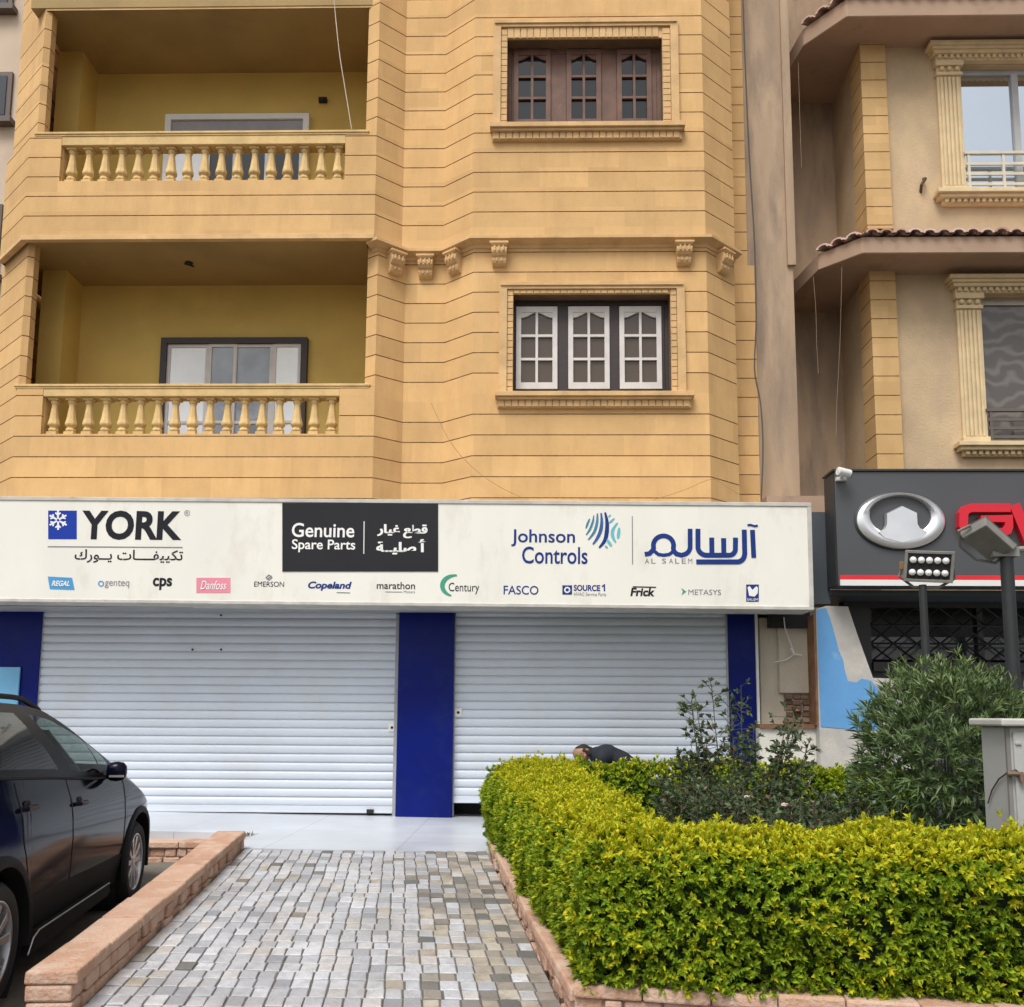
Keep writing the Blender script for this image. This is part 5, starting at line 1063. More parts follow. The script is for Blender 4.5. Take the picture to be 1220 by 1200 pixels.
# tuft of weed at the kerb end
q = at(293, 996, Z=0.36); wd_ = thing('weed', 'tiny weed tuft sprouting at the far end of the long salmon kerb', 'weed', (q.x, q.y, 0.36)); n = 26
leaf_mesh('foliage', np.tile([[q.x, q.y, 0.355]], (n, 1)) + rng.normal(0, 0.02, (n, 3)) * [1, 1, 0.1], unit(rng.normal(0, 1, (n, 3)) * [1, 1, 0.3] + [0, 0, 1.1]), unit(rng.normal(0, 1, (n, 3))), rng.uniform(0.03, 0.07, n), rng.uniform(0.008, 0.014, n), [ROS1], np.zeros(n), wd_)

# ------------------------------------------------------------------ grey cabinet
CAB = mat('cabinet_paint', (0.42, 0.425, 0.41), 0.5, 0.06, 2, stain=(0.34, 0.33, 0.30), sscale=3, bump=0.1); CABL = mat('cabinet_lid', (0.48, 0.48, 0.45), 0.6, 0.08, 4)
Yc = 5.85; xa = ax(1200.5, 900, Yc); zt = az(1180, 866, Yc)
cb = thing('utility_cabinet', 'grey metal utility cabinet with an overhanging lid between the oleander and the golden hedge', 'cabinet', (xa + 0.5, Yc + 0.2, 0.25))
mb = MB(); mb.box(xa, Yc, 0.22, xa + 0.8, Yc + 0.33, zt); mb.build('body', CAB, cb, bevel=0.01, seg=2)
mb = MB(); mb.box(xa - 0.055, Yc - 0.06, zt + 0.004, xa + 0.86, Yc + 0.38, zt + 0.052); mb.build('lid', CABL, cb, bevel=0.012, seg=2)
xs_ = xa + 0.022
mb = MB(); mb.box(xs_ + 0.012, Yc - 0.018, 0.30, xa + 0.77, Yc - 0.001, zt - 0.03); dr = mb.build('door', CAB, cb, bevel=0.006)
mb = MB(); mb.box(xa - 0.006, Yc - 0.006, 0.26, xa + 0.018, Yc + 0.014, zt - 0.005); mb.build('seam', mat('seam_grey', (0.20, 0.19, 0.18), 0.7), cb)
mb = MB(); p = at(1205, 922, Y=Yc - 0.02); mb.tube([(p.x - 0.03, Yc - 0.03, p.z), (p.x + 0.06, Yc - 0.035, p.z)], 0.014); mb.tube([(p.x + 0.05, Yc - 0.035, p.z + 0.01), (p.x + 0.055, Yc - 0.04, p.z - 0.05)], 0.016); mb.build('latch', mat('rusty_latch', (0.16, 0.10, 0.07), 0.7), cb)
mb = MB(); e6 = lambda px, py: (at(px, py, Y=Yc - 0.02).x, Yc - 0.02, at(px, py, Y=Yc - 0.02).z); e7 = lambda px, py, d: (xa - 0.012, Yc + d, at(px, py, X=xa - 0.012).z); mb.tube([e7(1176, 957, .26), e7(1182, 942, .2), e7(1190, 928, .1), e6(1201, 920), e6(1210, 917), e6(1220, 926)], 0.005, n=6); mb.build('wire', CABLE, cb)
mb = MB(); p = at(1213, 886, Y=Yc - 0.02); mb.box(p.x - 0.018, Yc - 0.028, p.z - 0.006, p.x + 0.018, Yc - 0.017, p.z + 0.006); mb.build('rivet', ALU, cb)

# ------------------------------------------------------------------ flood lights on poles
FLG = mat('floodlight_housing', (0.23, 0.225, 0.205), 0.6, 0.15, 8, local=True, stain=(0.26, 0.23, 0.18), sscale=8); POLE = mat('dark_pole', (0.020, 0.022, 0.024), 0.5, 0.2, 5); RUST2 = mat('rusty_clip', (0.30, 0.16, 0.05), 0.8, 0.2, 8); LENS = mat('led_lens', (0.85, 0.86, 0.84), 0.15, 0.02, 5, coat=1.0)
def floodlight(label, px, Y, ztop, prad, head_rot, hx, fins=9):
    b = at(px, 800, Y=Y); o = thing('flood_light', label, 'flood light', (b.x, Y, 0.3))
    mb = MB(); mb.tube([(b.x, Y, 0.25), (b.x, Y, ztop)], [prad * 1.05, prad * 0.92], n=14); mb.build('pole', POLE, o, smooth=True)
    e = bpy.data.objects.new('lamp_head', None); COL.objects.link(e); e.parent = o; e.location = Vector((b.x + hx[0], Y + hx[1], ztop + hx[2])) - o.location; e.rotation_euler = head_rot; e.scale = (hx[3], hx[3] * (1.0 if fins else 0.7), hx[3] * (1.0 if fins else 0.9))
    mb = MB(); w2, h2 = 0.20, 0.135
    mb.hexa([(-w2, -0.035, -h2), (w2, -0.035, -h2), (w2 - 0.03, 0.06, -h2 + 0.02), (-w2 + 0.03, 0.06, -h2 + 0.02), (-w2, -0.035, h2), (w2, -0.035, h2), (w2 - 0.03, 0.06, h2 - 0.02), (-w2 + 0.03, 0.06, h2 - 0.02)])
    for k in range(fins): mb.box(-w2 + 0.05 + k * 0.0375, 0.058, -h2 + 0.035, -w2 + 0.056 + k * 0.0375, 0.085, h2 - 0.035)
    mb.box(-w2 - 0.004, -0.046, -h2 - 0.004, w2 + 0.004, -0.034, -h2 + 0.022); mb.box(-w2 - 0.004, -0.046, h2 - 0.022, w2 + 0.004, -0.034, h2 + 0.004); mb.box(-w2 - 0.004, -0.046, -h2 + 0.022, -w2 + 0.022, -0.034, h2 - 0.022); mb.box(w2 - 0.022, -0.046, -h2 + 0.022, w2 + 0.004, -0.034, h2 - 0.022)
    mb.build('housing', FLG, e, local=True, bevel=0.006)
    mb = MB(); mb.box(-w2 + 0.022, -0.037, -h2 + 0.022, w2 - 0.022, -0.0345, h2 - 0.022); mb.build('reflector_panel', BLACK, e, local=True)
    for r in range(2):
        for c in range(5):
            mb = MB(); mb.lathe([(0.027, -0.037), (0.030, -0.044), (0.026, -0.056), (0.013, -0.063), (0.0, -0.065)], c=(-0.134 + c * 0.067, 0, -0.055 + r * 0.11), axis='y', n=14); mb.build('lens', LENS, e, local=True, smooth=True)
    mb = MB(); mb.tube([(-w2 - 0.01, 0.0, 0.0), (-w2 - 0.03, 0.02, -0.10), (-0.1, 0.03, -h2 - 0.06), (0.1, 0.03, -h2 - 0.06), (w2 + 0.03, 0.02, -0.10), (w2 + 0.01, 0.0, 0.0)], 0.014, n=6); mb.build('bracket', FLG, e, local=True)
    mb = MB(); mb.box(-w2 - 0.035, -0.02, -0.03, -w2 - 0.005, 0.02, 0.03); mb.build('clip', RUST2, e, local=True)
    return o, b
z1_ = az(1107, 697, 8.2)
floodlight('small flood light with two rows of white lenses facing out on a slim dark pole', 1104, 8.2, z1_, 0.036, (R_(14), R_(4), R_(-12)), (0.035, -0.05, 0.16, 1.0))
z2_ = az(1196, 660, 7.8)
o2, b2_ = floodlight('flood light turned away on a thicker dark pole, its finned back showing', 1207, 7.8, z2_, 0.058, (R_(-66), R_(-30), R_(205)), (-0.19, -0.08, 0.10, 1.05), fins=0)
mb = MB(); mb.tube([(b2_.x - 0.10, 7.8, z2_ + 0.02), (b2_.x + 0.35, 7.8, z2_ + 0.06)], 0.025, n=8); mb.box(b2_.x - 0.14, 7.74, z2_ - 0.03, b2_.x + 0.08, 7.86, z2_ + 0.05); mb.build('cross_arm', FLG, o2)

# ------------------------------------------------------------------ loose cables and a board
def cable(label, pts, Y, r, m, name='cable'):
    mb = MB(); P_ = [at(x, y, Y=Y) for x, y in pts]; F_ = []
    for i in range(len(P_) - 1):
        for k in range(5):
            t = k / 5; p0 = P_[max(i - 1, 0)]; p1 = P_[i]; p2 = P_[i + 1]; p3 = P_[min(i + 2, len(P_) - 1)]
            F_.append(0.5 * ((2 * p1) + (p2 - p0) * t + (2 * p0 - 5 * p1 + 4 * p2 - p3) * t * t + (3 * p1 - p0 - 3 * p2 + p3) * t ** 3))
    F_.append(P_[-1]); mb.tube(F_, r, n=6); return tag(mb.build(name, m, None, smooth=True, fix=False), label, 'cable')
CABLEF = mat('faint_string', (0.34, 0.26, 0.18), 0.8)
cable('pale cable hanging down across the opening of the upper balcony', [(394, -60), (398, 0), (404, 60), (411, 105), (419, 154)], 10.98, 0.006, CABLEW)
cable('dark cable snaking down the weathered shaft between the two buildings', [(884, -40), (888, 80), (893, 190), (899, 290), (901, 380), (899, 440), (906, 480), (909, 530), (907, 596)], 11.90, 0.010, CABLE)
cable('thin string dangling from the tiled eave in front of the recess', [(969, 330), (972, 370), (973, 410), (975, 445)], 11.8, 0.002, CABLEF)
cable('long thin string hanging from the tiled eave close to the quoin pier', [(1003, 318), (1001, 400), (997, 480), (996, 520)], 11.65, 0.002, CABLEF)
cable('thin string hanging from the upper eave beside the shaft', [(951, 75), (953, 140), (955, 200)], 11.9, 0.002, CABLEF)
cable('thin wire sagging down the ochre wall to the sign', [(514, 481), (536, 526), (562, 556), (590, 577), (622, 593)], 11.08, 0.004, mat('ochre_wire', (0.40, 0.24, 0.10), 0.8))
cable('thin wire looped over the lower right corner of the ochre bay', [(778, 596), (815, 584), (848, 571), (866, 580), (882, 590)], 11.05, 0.004, MATS['ochre_wire'])
p0_, p1_ = at(-30, 832, Y=11.24), at(24, 795, Y=11.24); bd = MB(); bd.box(p0_.x, 11.235, p0_.z - 0.35, p1_.x, 11.262, p1_.z); bo = bd.build('board', mat('pale_blue_board', (0.16, 0.42, 0.66), 0.5, 0.1, 2), None, bevel=0.004); tag(bo, 'pale blue board fixed to the blue pillar above the car roof', 'board')
# ------------------------------------------------------------------ the parked car (local frame: x forward, y left, z up)
PAINT = mat('car_paint', (0.003, 0.004, 0.011), 0.10, 0.03, 1, local=True, coat=0.0, spec=0.12); PLAST = mat('car_plastic', (0.013, 0.013, 0.014), 0.6, 0.1, 20, local=True, spec=0.15); TYRE = mat('tyre_rubber', (0.016, 0.016, 0.017), 0.8, 0.15, 20, local=True, bump=0.2); RIM = mat('alloy_rim', (0.62, 0.63, 0.65), 0.28, 0.05, 5, metal=0.9, local=True)
SILV = mat('silver_trim', (0.50, 0.50, 0.51), 0.35, 0.05, 5, metal=0.8, local=True); TINT = glass('car_privacy_glass', (0.006, 0.007, 0.007), 0.08); CLEAR = glass('car_window_glass', (0.008, 0.010, 0.009), 0.55); CABIN = mat('cabin_black', (0.012, 0.012, 0.013), 0.8); SHADE = mat('sunshade', (0.42, 0.58, 0.50), 0.5, 0.15, 6, local=True)
hd = math.atan2(0.986, -0.166); un = Vector((0.986, 0.166, 0)); cc_ = Vector((-3.111, 6.533, 0)) - un * 0.845 - Vector((-0.166, 0.986, 0)) * 0.12
car = thing('parked_car', 'black five door crossover parked nose to the shop beside the long salmon kerb', 'car', tuple(cc_), hd)
WB = 1.45
ip = lambda xs_, ys_: (lambda x: float(np.interp(x, xs_, ys_)))
def smooth(f): return lambda x: sum(f(x + d) for d in (-0.12, -0.06, 0, 0.06, 0.12)) / 5
beltf = smooth(ip([-2.3, -1.9, -1.5, -0.6, 0.3, 0.75, 1.0, 1.24, 1.48, 1.72, 1.9, 2.1, 2.3], [1.10, 1.20, 1.20, 1.15, 1.085, 1.075, 1.055, 1.0, 0.92, 0.825, 0.75, 0.66, 0.56]))
rooff = smooth(ip([-2.3, -2.1, -1.95, -1.5, -1.0, -0.5, -0.1, 0.25, 0.6, 0.95, 1.2, 1.45, 1.75, 2.0, 2.2, 2.3], [1.16, 1.45, 1.58, 1.64, 1.66, 1.655, 1.615, 1.515, 1.39, 1.25, 1.15, 1.06, 0.96, 0.86, 0.73, 0.62]))
wsc = smooth(ip([-2.35, -2.2, -2.0, -1.6, -1.2, 1.1, 1.6, 1.9, 2.1, 2.25, 2.35], [0.6, 0.82, 0.93, 0.985, 1, 1.005, 1.005, 0.965, 0.86, 0.66, 0.4]))
ysec = ip([0.15, 0.30, 0.42, 0.55, 0.75, 0.90, 0.98, 1.05, 1.12, 1.25], [0.80, 0.845, 0.872, 0.885, 0.890, 0.880, 0.868, 0.845, 0.822, 0.79])
yroof = ip([-2.2, -1.6, -0.5, 0.0, 0.6, 1.15, 1.5, 2.3], [0.56, 0.58, 0.585, 0.60, 0.67, 0.73, 0.74, 0.70])
def low(x):
    z = 0.235 + 0.10 * max(0, (abs(x) - 1.95) / 0.35)
    for xw in (-WB, WB):
        if abs(x - xw) < 0.415: z = max(z, 0.33 + math.sqrt(0.415 ** 2 - (x - xw) ** 2))
    return z
NX = 520; XS = np.linspace(-2.28, 2.28, NX); TL = np.linspace(0, 1, 15)
NG = 32
def section(x):
    zl, zb, zr = low(x), beltf(x), max(rooff(x), beltf(x) + 0.012); w_ = wsc(x); S = []
    for t in TL: z = zl + (zb - zl) * t; S.append((ysec(z) * w_, z))
    yb = S[-1][0]; yr = min(yroof(x) * w_, yb - 0.01); ze = zr - 0.045 * min(1, (zr - zb) / 0.3)
    for t in np.linspace(0, 1, NG + 1)[1:]: S.append((yb + (yr - yb) * t + 0.03 * math.sin(math.pi * t) * min(1, (zr - zb) / 0.4), zb + (ze - zb) * t))
    for t in np.linspace(0, 1, 7)[1:]: S.append((yr * (1 - t), ze + (zr - ze) * math.sin(t * math.pi / 2)))
    return S
GR = [section(x) for x in XS]; M_ = len(GR[0]); JB = len(TL) - 1; JE = JB + NG; J0, J1 = JB + NG // 8, JB + NG * 7 // 8
parts = {}
def put(key, i, j, sgn):
    p = parts.setdefault(key, MB()); v = []
    for a, b in ((i, j), (i + 1, j), (i + 1, j + 1), (i, j + 1)): v.append((XS[a], sgn * GR[a][b][0], GR[a][b][1]))
    p.v.extend(v if sgn < 0 else v[::-1]); n = len(p.v); p.f.append((n - 4, n - 3, n - 2, n - 1)); p.m.append(0)
for i in range(NX - 1):
    x = (XS[i] + XS[i + 1]) / 2
    for j in range(M_ - 1):
        z = sum(GR[a][b][1] for a, b in ((i, j), (i + 1, j), (i + 1, j + 1), (i, j + 1))) / 4
        for s in (-1, 1):
            key = ('body', 0)
            gh = z - beltf(x); tall = rooff(x) - beltf(x)
            if JB <= j < JE and tall > 0.06:
                lean = 0.40 * (j - JB) / (NG - 4.0)
                if -0.10 - lean < x < 0.76 and J0 <= j < J1 and tall > 0.12 and not 0.46 < x < 0.50: key = ('front_window', s)
                elif -1.42 < x < -0.34 - lean and J0 <= j < J1: key = ('rear_window', s)
                elif -1.80 < x < -1.46 and J0 <= j < J1: key = ('quarter_window', s)
                elif -1.86 < x < 1.10: key = ('window_frame', s, int(x > -1.0), int(x > 0))
            elif j < JB and z < 0.47 and -1.10 < x < 1.10: key = ('sill', s)
            elif j < JB and -0.30 < x < 0.98: key = ('front_door', s)
            elif j < JB and -1.16 < x < -0.30 and (x + WB) ** 2 + (z - 0.33) ** 2 > 0.47 ** 2: key = ('rear_door', s)
            elif j >= JE and -0.06 < x < 1.16: key = ('windscreen', 0)
            elif j >= JE - 12 and x < -1.98 and z > 1.15: key = ('rear_screen', 0)
            elif 1.72 < x < 2.12 and 0.66 < z < 0.84 and j < JB + 2: key = ('headlight', s)
            elif x < -1.9 and 0.8 < z < 1.05 and j < JB: key = ('tail_light', s)
            put(key, i, j, s)
for i in (0, NX - 1):   # nose and tail
    ring = [(XS[i], -y, z) for y, z in GR[i]] + [(XS[i], y, z) for y, z in GR[i][::-1][1:]]
    parts[('body', 0)].add(ring, [tuple(range(len(ring)))])
import bmesh
def carpart(name, mb, m, **k):
    o = mb.build(name, m, car, local=True, smooth=True, fix=False, **k); me = o.data
    bm = bmesh.new(); bm.from_mesh(me); bmesh.ops.remove_doubles(bm, verts=bm.verts, dist=0.0002); bm.to_mesh(me); bm.free(); me.shade_smooth(); me.set_sharp_from_angle(angle=R_(50))
    return o
PM = {'body': PAINT, 'front_window': CLEAR, 'rear_window': TINT, 'quarter_window': TINT, 'window_frame': mat('pillar_black', (0.005, 0.005, 0.006), 0.35, spec=0.12, local=True), 'sill': PLAST, 'front_door': PAINT, 'rear_door': PAINT, 'windscreen': CLEAR, 'rear_screen': TINT, 'headlight': glass('headlight_lens', (0.35, 0.36, 0.38)), 'tail_light': glass('tail_lens', (0.30, 0.01, 0.01))}
NMS = {'front_window': 'window', 'rear_window': 'window', 'quarter_window': 'window', 'front_door': 'door', 'rear_door': 'door'}
PO = {}
for key, mb in parts.items(): PO[key] = carpart(NMS.get(key[0], key[0]), mb, PM[key[0]])
def ys_at(x, z): return -ysec(z) * wsc(x)
for s in (-1, 1):
    for x0, x1, zf in ((-0.30, -0.30, 1.12), (0.98, 0.98, 1.04), (-1.02, -1.16, 1.16)):
        pts = []
        for k in range(15):
            t = k / 14; z = 0.48 + (zf - 0.48) * t; x = x0 + (x1 - x0) * t
            if x1 < -1.1: x = -1.0 - 0.16 * min(1, max(0, (z - 0.48) / 0.35)) 
            pts.append((x, s * -(ys_at(x, z) - 0.0015) * -1 if False else (ys_at(x, z) - 0.001) * -s * -1 * (1 if s < 0 else -1) if False else (ys_at(x, z) - 0.0005) * (1 if s < 0 else -1), z))
        mb = MB(); mb.tube(pts, 0.0035, n=6); mb.build('door_gap', BLACK, car, local=True, fix=False)
    # waist moulding, crease, handles
    wp = [(x, (-ysec(beltf(x)) * wsc(x) - 0.004) * (1 if s < 0 else -1), beltf(x) + 0.004) for x in np.linspace(-1.82, 0.80, 24)]
    mb = MB(); mb.tube(wp, 0.008, n=6); mb.build('waist_moulding', PLAST, car, local=True)
    for x, z, d in ((-1.06, 1.01, ('rear_door', s)), (-0.14, 0.955, ('front_door', s))):
        y = ys_at(x, z); q = 1 if s < 0 else -1
        mb = MB(); mb.tube([(x - 0.09, q * (y + 0.01), z), (x - 0.075, q * (y - 0.026), z + 0.004), (x + 0.075, q * (y - 0.026), z), (x + 0.09, q * (y + 0.01), z - 0.004)], [0.012, 0.016, 0.016, 0.012], n=8)
        mb.lathe([(0.0, q * (y - 0.003)), (0.045, q * (y - 0.002)), (0.045, q * (y + 0.01))], c=(x, 0, z), axis='y', n=14, mi=1)
        o = mb.build('handle', [PAINT, PLAST], car, local=True, smooth=True); 
        o.parent = PO[d]; o.location = o.location - PO[d].location
    # door mirror
    q = 1 if s < 0 else -1; mb = MB()
    mb.lathe([(0.0, -0.105), (0.055, -0.10), (0.088, -0.07), (0.098, -0.01), (0.092, 0.05), (0.068, 0.085), (0.0, 0.10)], c=(0, 0, 0), n=18, axis='y')
    mb.v = [(0.56 + a * 0.55, q * (-0.915) + b * 0.72, 1.125 + c * 0.76) for a, b, c in mb.v]
    mb.tube([(0.57, q * -0.80, 1.10), (0.57, q * -0.90, 1.10)], 0.032, n=8, mi=1)
    mb.box(0.50, q * -0.98, 1.085, 0.53, q * -0.88, 1.10, 2)
    mb.build('mirror', [PAINT, PLAST, SILV], car, local=True, smooth=True)
    # wheel-arch mouldings and silver sill strip
    for xw in (-WB, WB):
        mb = MB(); N_ = 26; vs = []; fs = []
        for k in range(N_ + 1):
            t = -0.22 + (math.pi + 0.44) * k / N_
            for r, y in ((0.405, 0.80), (0.405, 0.905), (0.43, 0.913), (0.455, 0.905), (0.465, 0.882)): vs.append((xw + r * math.cos(t), q * -y * min(1, wsc(xw + r * math.cos(t)) + 0.01), 0.33 + r * math.sin(t)))
        for k in range(N_):
            for a in range(4): fs.append((k * 5 + a, k * 5 + a + 1, k * 5 + a + 6, k * 5 + a + 5))
        mb.add(vs, fs); mb.build('wheel_arch', PLAST, car, local=True, smooth=True)
        mb = MB(); mb.box(xw - 0.5, q * -0.56, 0.25, xw + 0.5, q * -0.50, 0.95); mb.lathe([(0.47, q * -0.50), (0.47, q * -0.84)], c=(xw, 0, 0.33), axis='y', n=30); mb.f = [f for f in mb.f if len(f) < 20]; mb.m = [0] * len(mb.f); mb.build('wheel_well', CABIN, car, local=True)
    mb = MB(); mb.xz([(-1.02, 0.17), (0.60, 0.21), (0.66, 0.235), (0.62, 0.30), (-0.86, 0.285), (-0.95, 0.26)], min(q * -0.895, q * -0.85), max(q * -0.895, q * -0.85)); mb.tube([(-1.02, q * -0.897, 0.18), (-0.95, q * -0.90, 0.262), (-0.86, q * -0.90, 0.288), (0.60, q * -0.90, 0.303)], 0.006, n=6, mi=1); mb.build('sill_trim', [PLAST, SILV], car, local=True, bevel=0.004)
    # roof rail
    rp = [(x, q * -0.565, rooff(x) - 0.035 + 0.035 * min(1, min((x + 1.95) / 0.25, (-0.12 - x) / 0.35))) for x in np.linspace(-1.95, -0.12, 18)]
    mb = MB(); mb.tube(rp, 0.017, n=8); mb.build('roof_rail', PLAST, car, local=True, smooth=True)
    # wheels
    for xw in (-WB, WB):
        mb = MB(); c = (xw, 0, 0.33)
        mb.lathe([(0.215, q * -0.68), (0.30, q * -0.68), (0.328, q * -0.70), (0.332, q * -0.78), (0.328, q * -0.855), (0.30, q * -0.885), (0.262, q * -0.889), (0.235, q * -0.880), (0.228, q * -0.865)], c=c, axis='y', n=48)
        mb.f = [f for f in mb.f if len(f) < 20]; mb.m = [0] * len(mb.f)
        e = bpy.data.objects.new('wheel', None); COL.objects.link(e); e.parent = car; e.location = (xw, 0, 0.33)
        o = mb.build('tyre', TYRE, car, local=True, smooth=True); o.parent = e; o.location = o.location - e.location
        mb = MB(); yo = 0.872
        mb.lathe([(0.235, q * -0.78), (0.235, q * -yo), (0.228, q * -(yo + 0.008)), (0.215, q * -(yo + 0.004)), (0.208, q * -0.83), (0.205, q * -0.78)], c=c, axis='y', n=48); mb.f = [f for f in mb.f if len(f) < 20]; mb.m = [0] * len(mb.f)
        for k in range(5):
            for dlt in (-0.22, 0.22):
                t = 2 * math.pi * k / 5 + 0.3 + dlt; t2 = 2 * math.pi * k / 5 + 0.3 + dlt * 1.35; ca_, sa_ = math.cos(t), math.sin(t); r0, r1 = 0.045, 0.212; w0, w1 = 0.017, 0.022
                p = lambda r, w, y, a: (xw + r * math.cos(a) - w * math.sin(a), q * -y, 0.33 + r * math.sin(a) + w * math.cos(a))
                mb.hexa([p(r0, -w0, 0.82, t), p(r1, -w1, 0.825, t2), p(r1, w1, 0.825, t2), p(r0, w0, 0.82, t), p(r0, -w0, 0.862, t), p(r1, -w1, 0.868, t2), p(r1, w1, 0.868, t2), p(r0, w0, 0.862, t)])
        mb.lathe([(0.0, q * -0.868), (0.04, q * -0.868), (0.058, q * -0.86), (0.06, q * -0.80)], c=c, axis='y', n=20)
        o = mb.build('rim', RIM, car, local=True, bevel=0.003); o.parent = e; o.location = o.location - e.location
        mb = MB(); mb.lathe([(0.0, q * -0.79), (0.15, q * -0.79), (0.15, q * -0.77)], c=c, axis='y', n=28); o = mb.build('brake_disc', mat('brake_steel', (0.16, 0.15, 0.15), 0.5, metal=0.7), car, local=True); o.parent = e; o.location = o.location - e.location
    # seats
    for x in (-0.15, -1.1):
        yy = 0.40 * (-q); mb = MB(); mb.hexa([(x - 0.22, -q * 0.40 - 0.24, 0.45), (x + 0.28, -q * 0.40 - 0.24, 0.45), (x + 0.28, -q * 0.40 + 0.24, 0.45), (x - 0.22, -q * 0.40 + 0.24, 0.45), (x - 0.25, -q * 0.40 - 0.24, 0.62), (x + 0.28, -q * 0.40 - 0.24, 0.66), (x + 0.28, -q * 0.40 + 0.24, 0.66), (x - 0.25, -q * 0.40 + 0.24, 0.62)])
        mb.hexa([(x - 0.30, -q * 0.40 - 0.22, 0.6), (x - 0.15, -q * 0.40 - 0.22, 0.6), (x - 0.15, -q * 0.40 + 0.22, 0.6), (x - 0.30, -q * 0.40 + 0.22, 0.6), (x - 0.46, -q * 0.40 - 0.18, 1.18), (x - 0.36, -q * 0.40 - 0.18, 1.18), (x - 0.36, -q * 0.40 + 0.18, 1.18), (x - 0.46, -q * 0.40 + 0.18, 1.18)])
        mb.hexa([(x - 0.45, -q * 0.40 - 0.12, 1.2), (x - 0.37, -q * 0.40 - 0.12, 1.2), (x - 0.37, -q * 0.40 + 0.12, 1.2), (x - 0.45, -q * 0.40 + 0.12, 1.2), (x - 0.47, -q * 0.40 - 0.11, 1.36), (x - 0.40, -q * 0.40 - 0.11, 1.36), (x - 0.40, -q * 0.40 + 0.11, 1.36), (x - 0.47, -q * 0.40 + 0.11, 1.36)])
        mb.build('seat', mat('seat_cloth', (0.028, 0.027, 0.027), 0.9, local=True), car, local=True, bevel=0.03, seg=2)
mb = MB(); mb.box(-1.9, -0.80, 0.30, 1.0, 0.80, 0.42); mb.box(0.58, -0.74, 0.42, 1.15, 0.74, 1.0); mb.box(-1.95, -0.72, 0.42, -1.55, 0.72, 1.0); mb.box(-2.1, -0.7, 0.2, 2.1, 0.7, 0.30); mb.build('cabin_floor', CABIN, car, local=True, bevel=0.03)
mb = MB(); fold = 10
for k in range(fold):
    ya, yb_ = -0.60 + 1.2 * k / fold, -0.60 + 1.2 * (k + 1) / fold; dz = 0.015 * (k % 2)
    mb.hexa([(0.92 + dz, ya, 1.05), (0.92 + 0.015 - dz, yb_, 1.05), (0.935 - dz, yb_, 1.055), (0.935 + dz, ya, 1.055), (0.16 + dz, ya * 0.9, 1.44), (0.16 + 0.015 - dz, yb_ * 0.9, 1.44), (0.175 - dz, yb_ * 0.9, 1.445), (0.175 + dz, ya * 0.9, 1.445)])
mb.build('sunshade', SHADE, car, local=True)
mb = MB(); mb.tube([(0.48, 0.40 + 0.18 * math.cos(t), 0.98 + 0.17 * math.sin(t)) for t in np.linspace(0, 2 * math.pi, 25)], 0.015, n=8); mb.build('steering_wheel', CABIN, car, local=True)

# ------------------------------------------------------------------ the man bending behind the hedge
SKIN = mat('skin', (0.30, 0.155, 0.10), 0.55, 0.12, 12, local=True); JACK = mat('navy_jacket', (0.010, 0.012, 0.022), 0.85, 0.2, 10, local=True, bump=0.3); TROU = mat('dark_trousers', (0.016, 0.016, 0.018), 0.85, 0.2, 10, local=True); HAIR = mat('short_hair', (0.016, 0.012, 0.010), 0.8, 0.3, 60, local=True, bump=0.6); SHOE = mat('shoe_leather', (0.012, 0.011, 0.010), 0.5, local=True)
px0 = Vector((0.955, 10.75, plat_z(0.95)))
man = thing('person', 'person in a dark jacket bending down behind the hedge in front of the shutter', 'person', tuple(px0))
def capsules(mb, bones):
    """Tapering rounded limbs: each bone is (point, radius, point, radius)."""
    for a, ra, b, rb in bones:
        a, b = Vector(a), Vector(b); d = (b - a); L = d.length; d = d / L if L > 1e-6 else Vector((0, 0, 1)); pts = []; rr = []
        for k in range(6): t = math.pi / 2 * k / 5.0; pts.append(a - d * ra * math.cos(t)); rr.append(max(0.0008, ra * math.sin(t)))
        for k in range(1, 6): t = math.pi / 2 * (1 - k / 5.0); pts.append(b + d * rb * math.cos(t)); rr.append(max(0.0008, rb * math.sin(t)))
        if L < 1e-6: pts = [p + d * 1e-4 * i for i, p in enumerate(pts)]
        mb.tube(pts, rr, n=14)
def fused(name, bones, m, voxel=0.008, it=8):
    """Fuse the limbs into one continuous skin."""
    mb = MB(); capsules(mb, bones); me = bpy.data.meshes.new(name); me.from_pydata(mb.v, [], mb.f); me.update()
    o = bpy.data.objects.new(name, me); COL.objects.link(o)
    r = o.modifiers.new('remesh', 'REMESH'); r.mode = 'VOXEL'; r.voxel_size = voxel
    q = o.modifiers.new('smooth', 'SMOOTH'); q.factor = 0.5; q.iterations = it
    bpy.context.view_layer.update(); nm = bpy.data.meshes.new_from_object(o.evaluated_get(bpy.context.evaluated_depsgraph_get())); bpy.data.objects.remove(o)
    nm.materials.clear(); nm.materials.append(m); nm.shade_smooth(); o = bpy.data.objects.new(name, nm); COL.objects.link(o); o.parent = man; return o
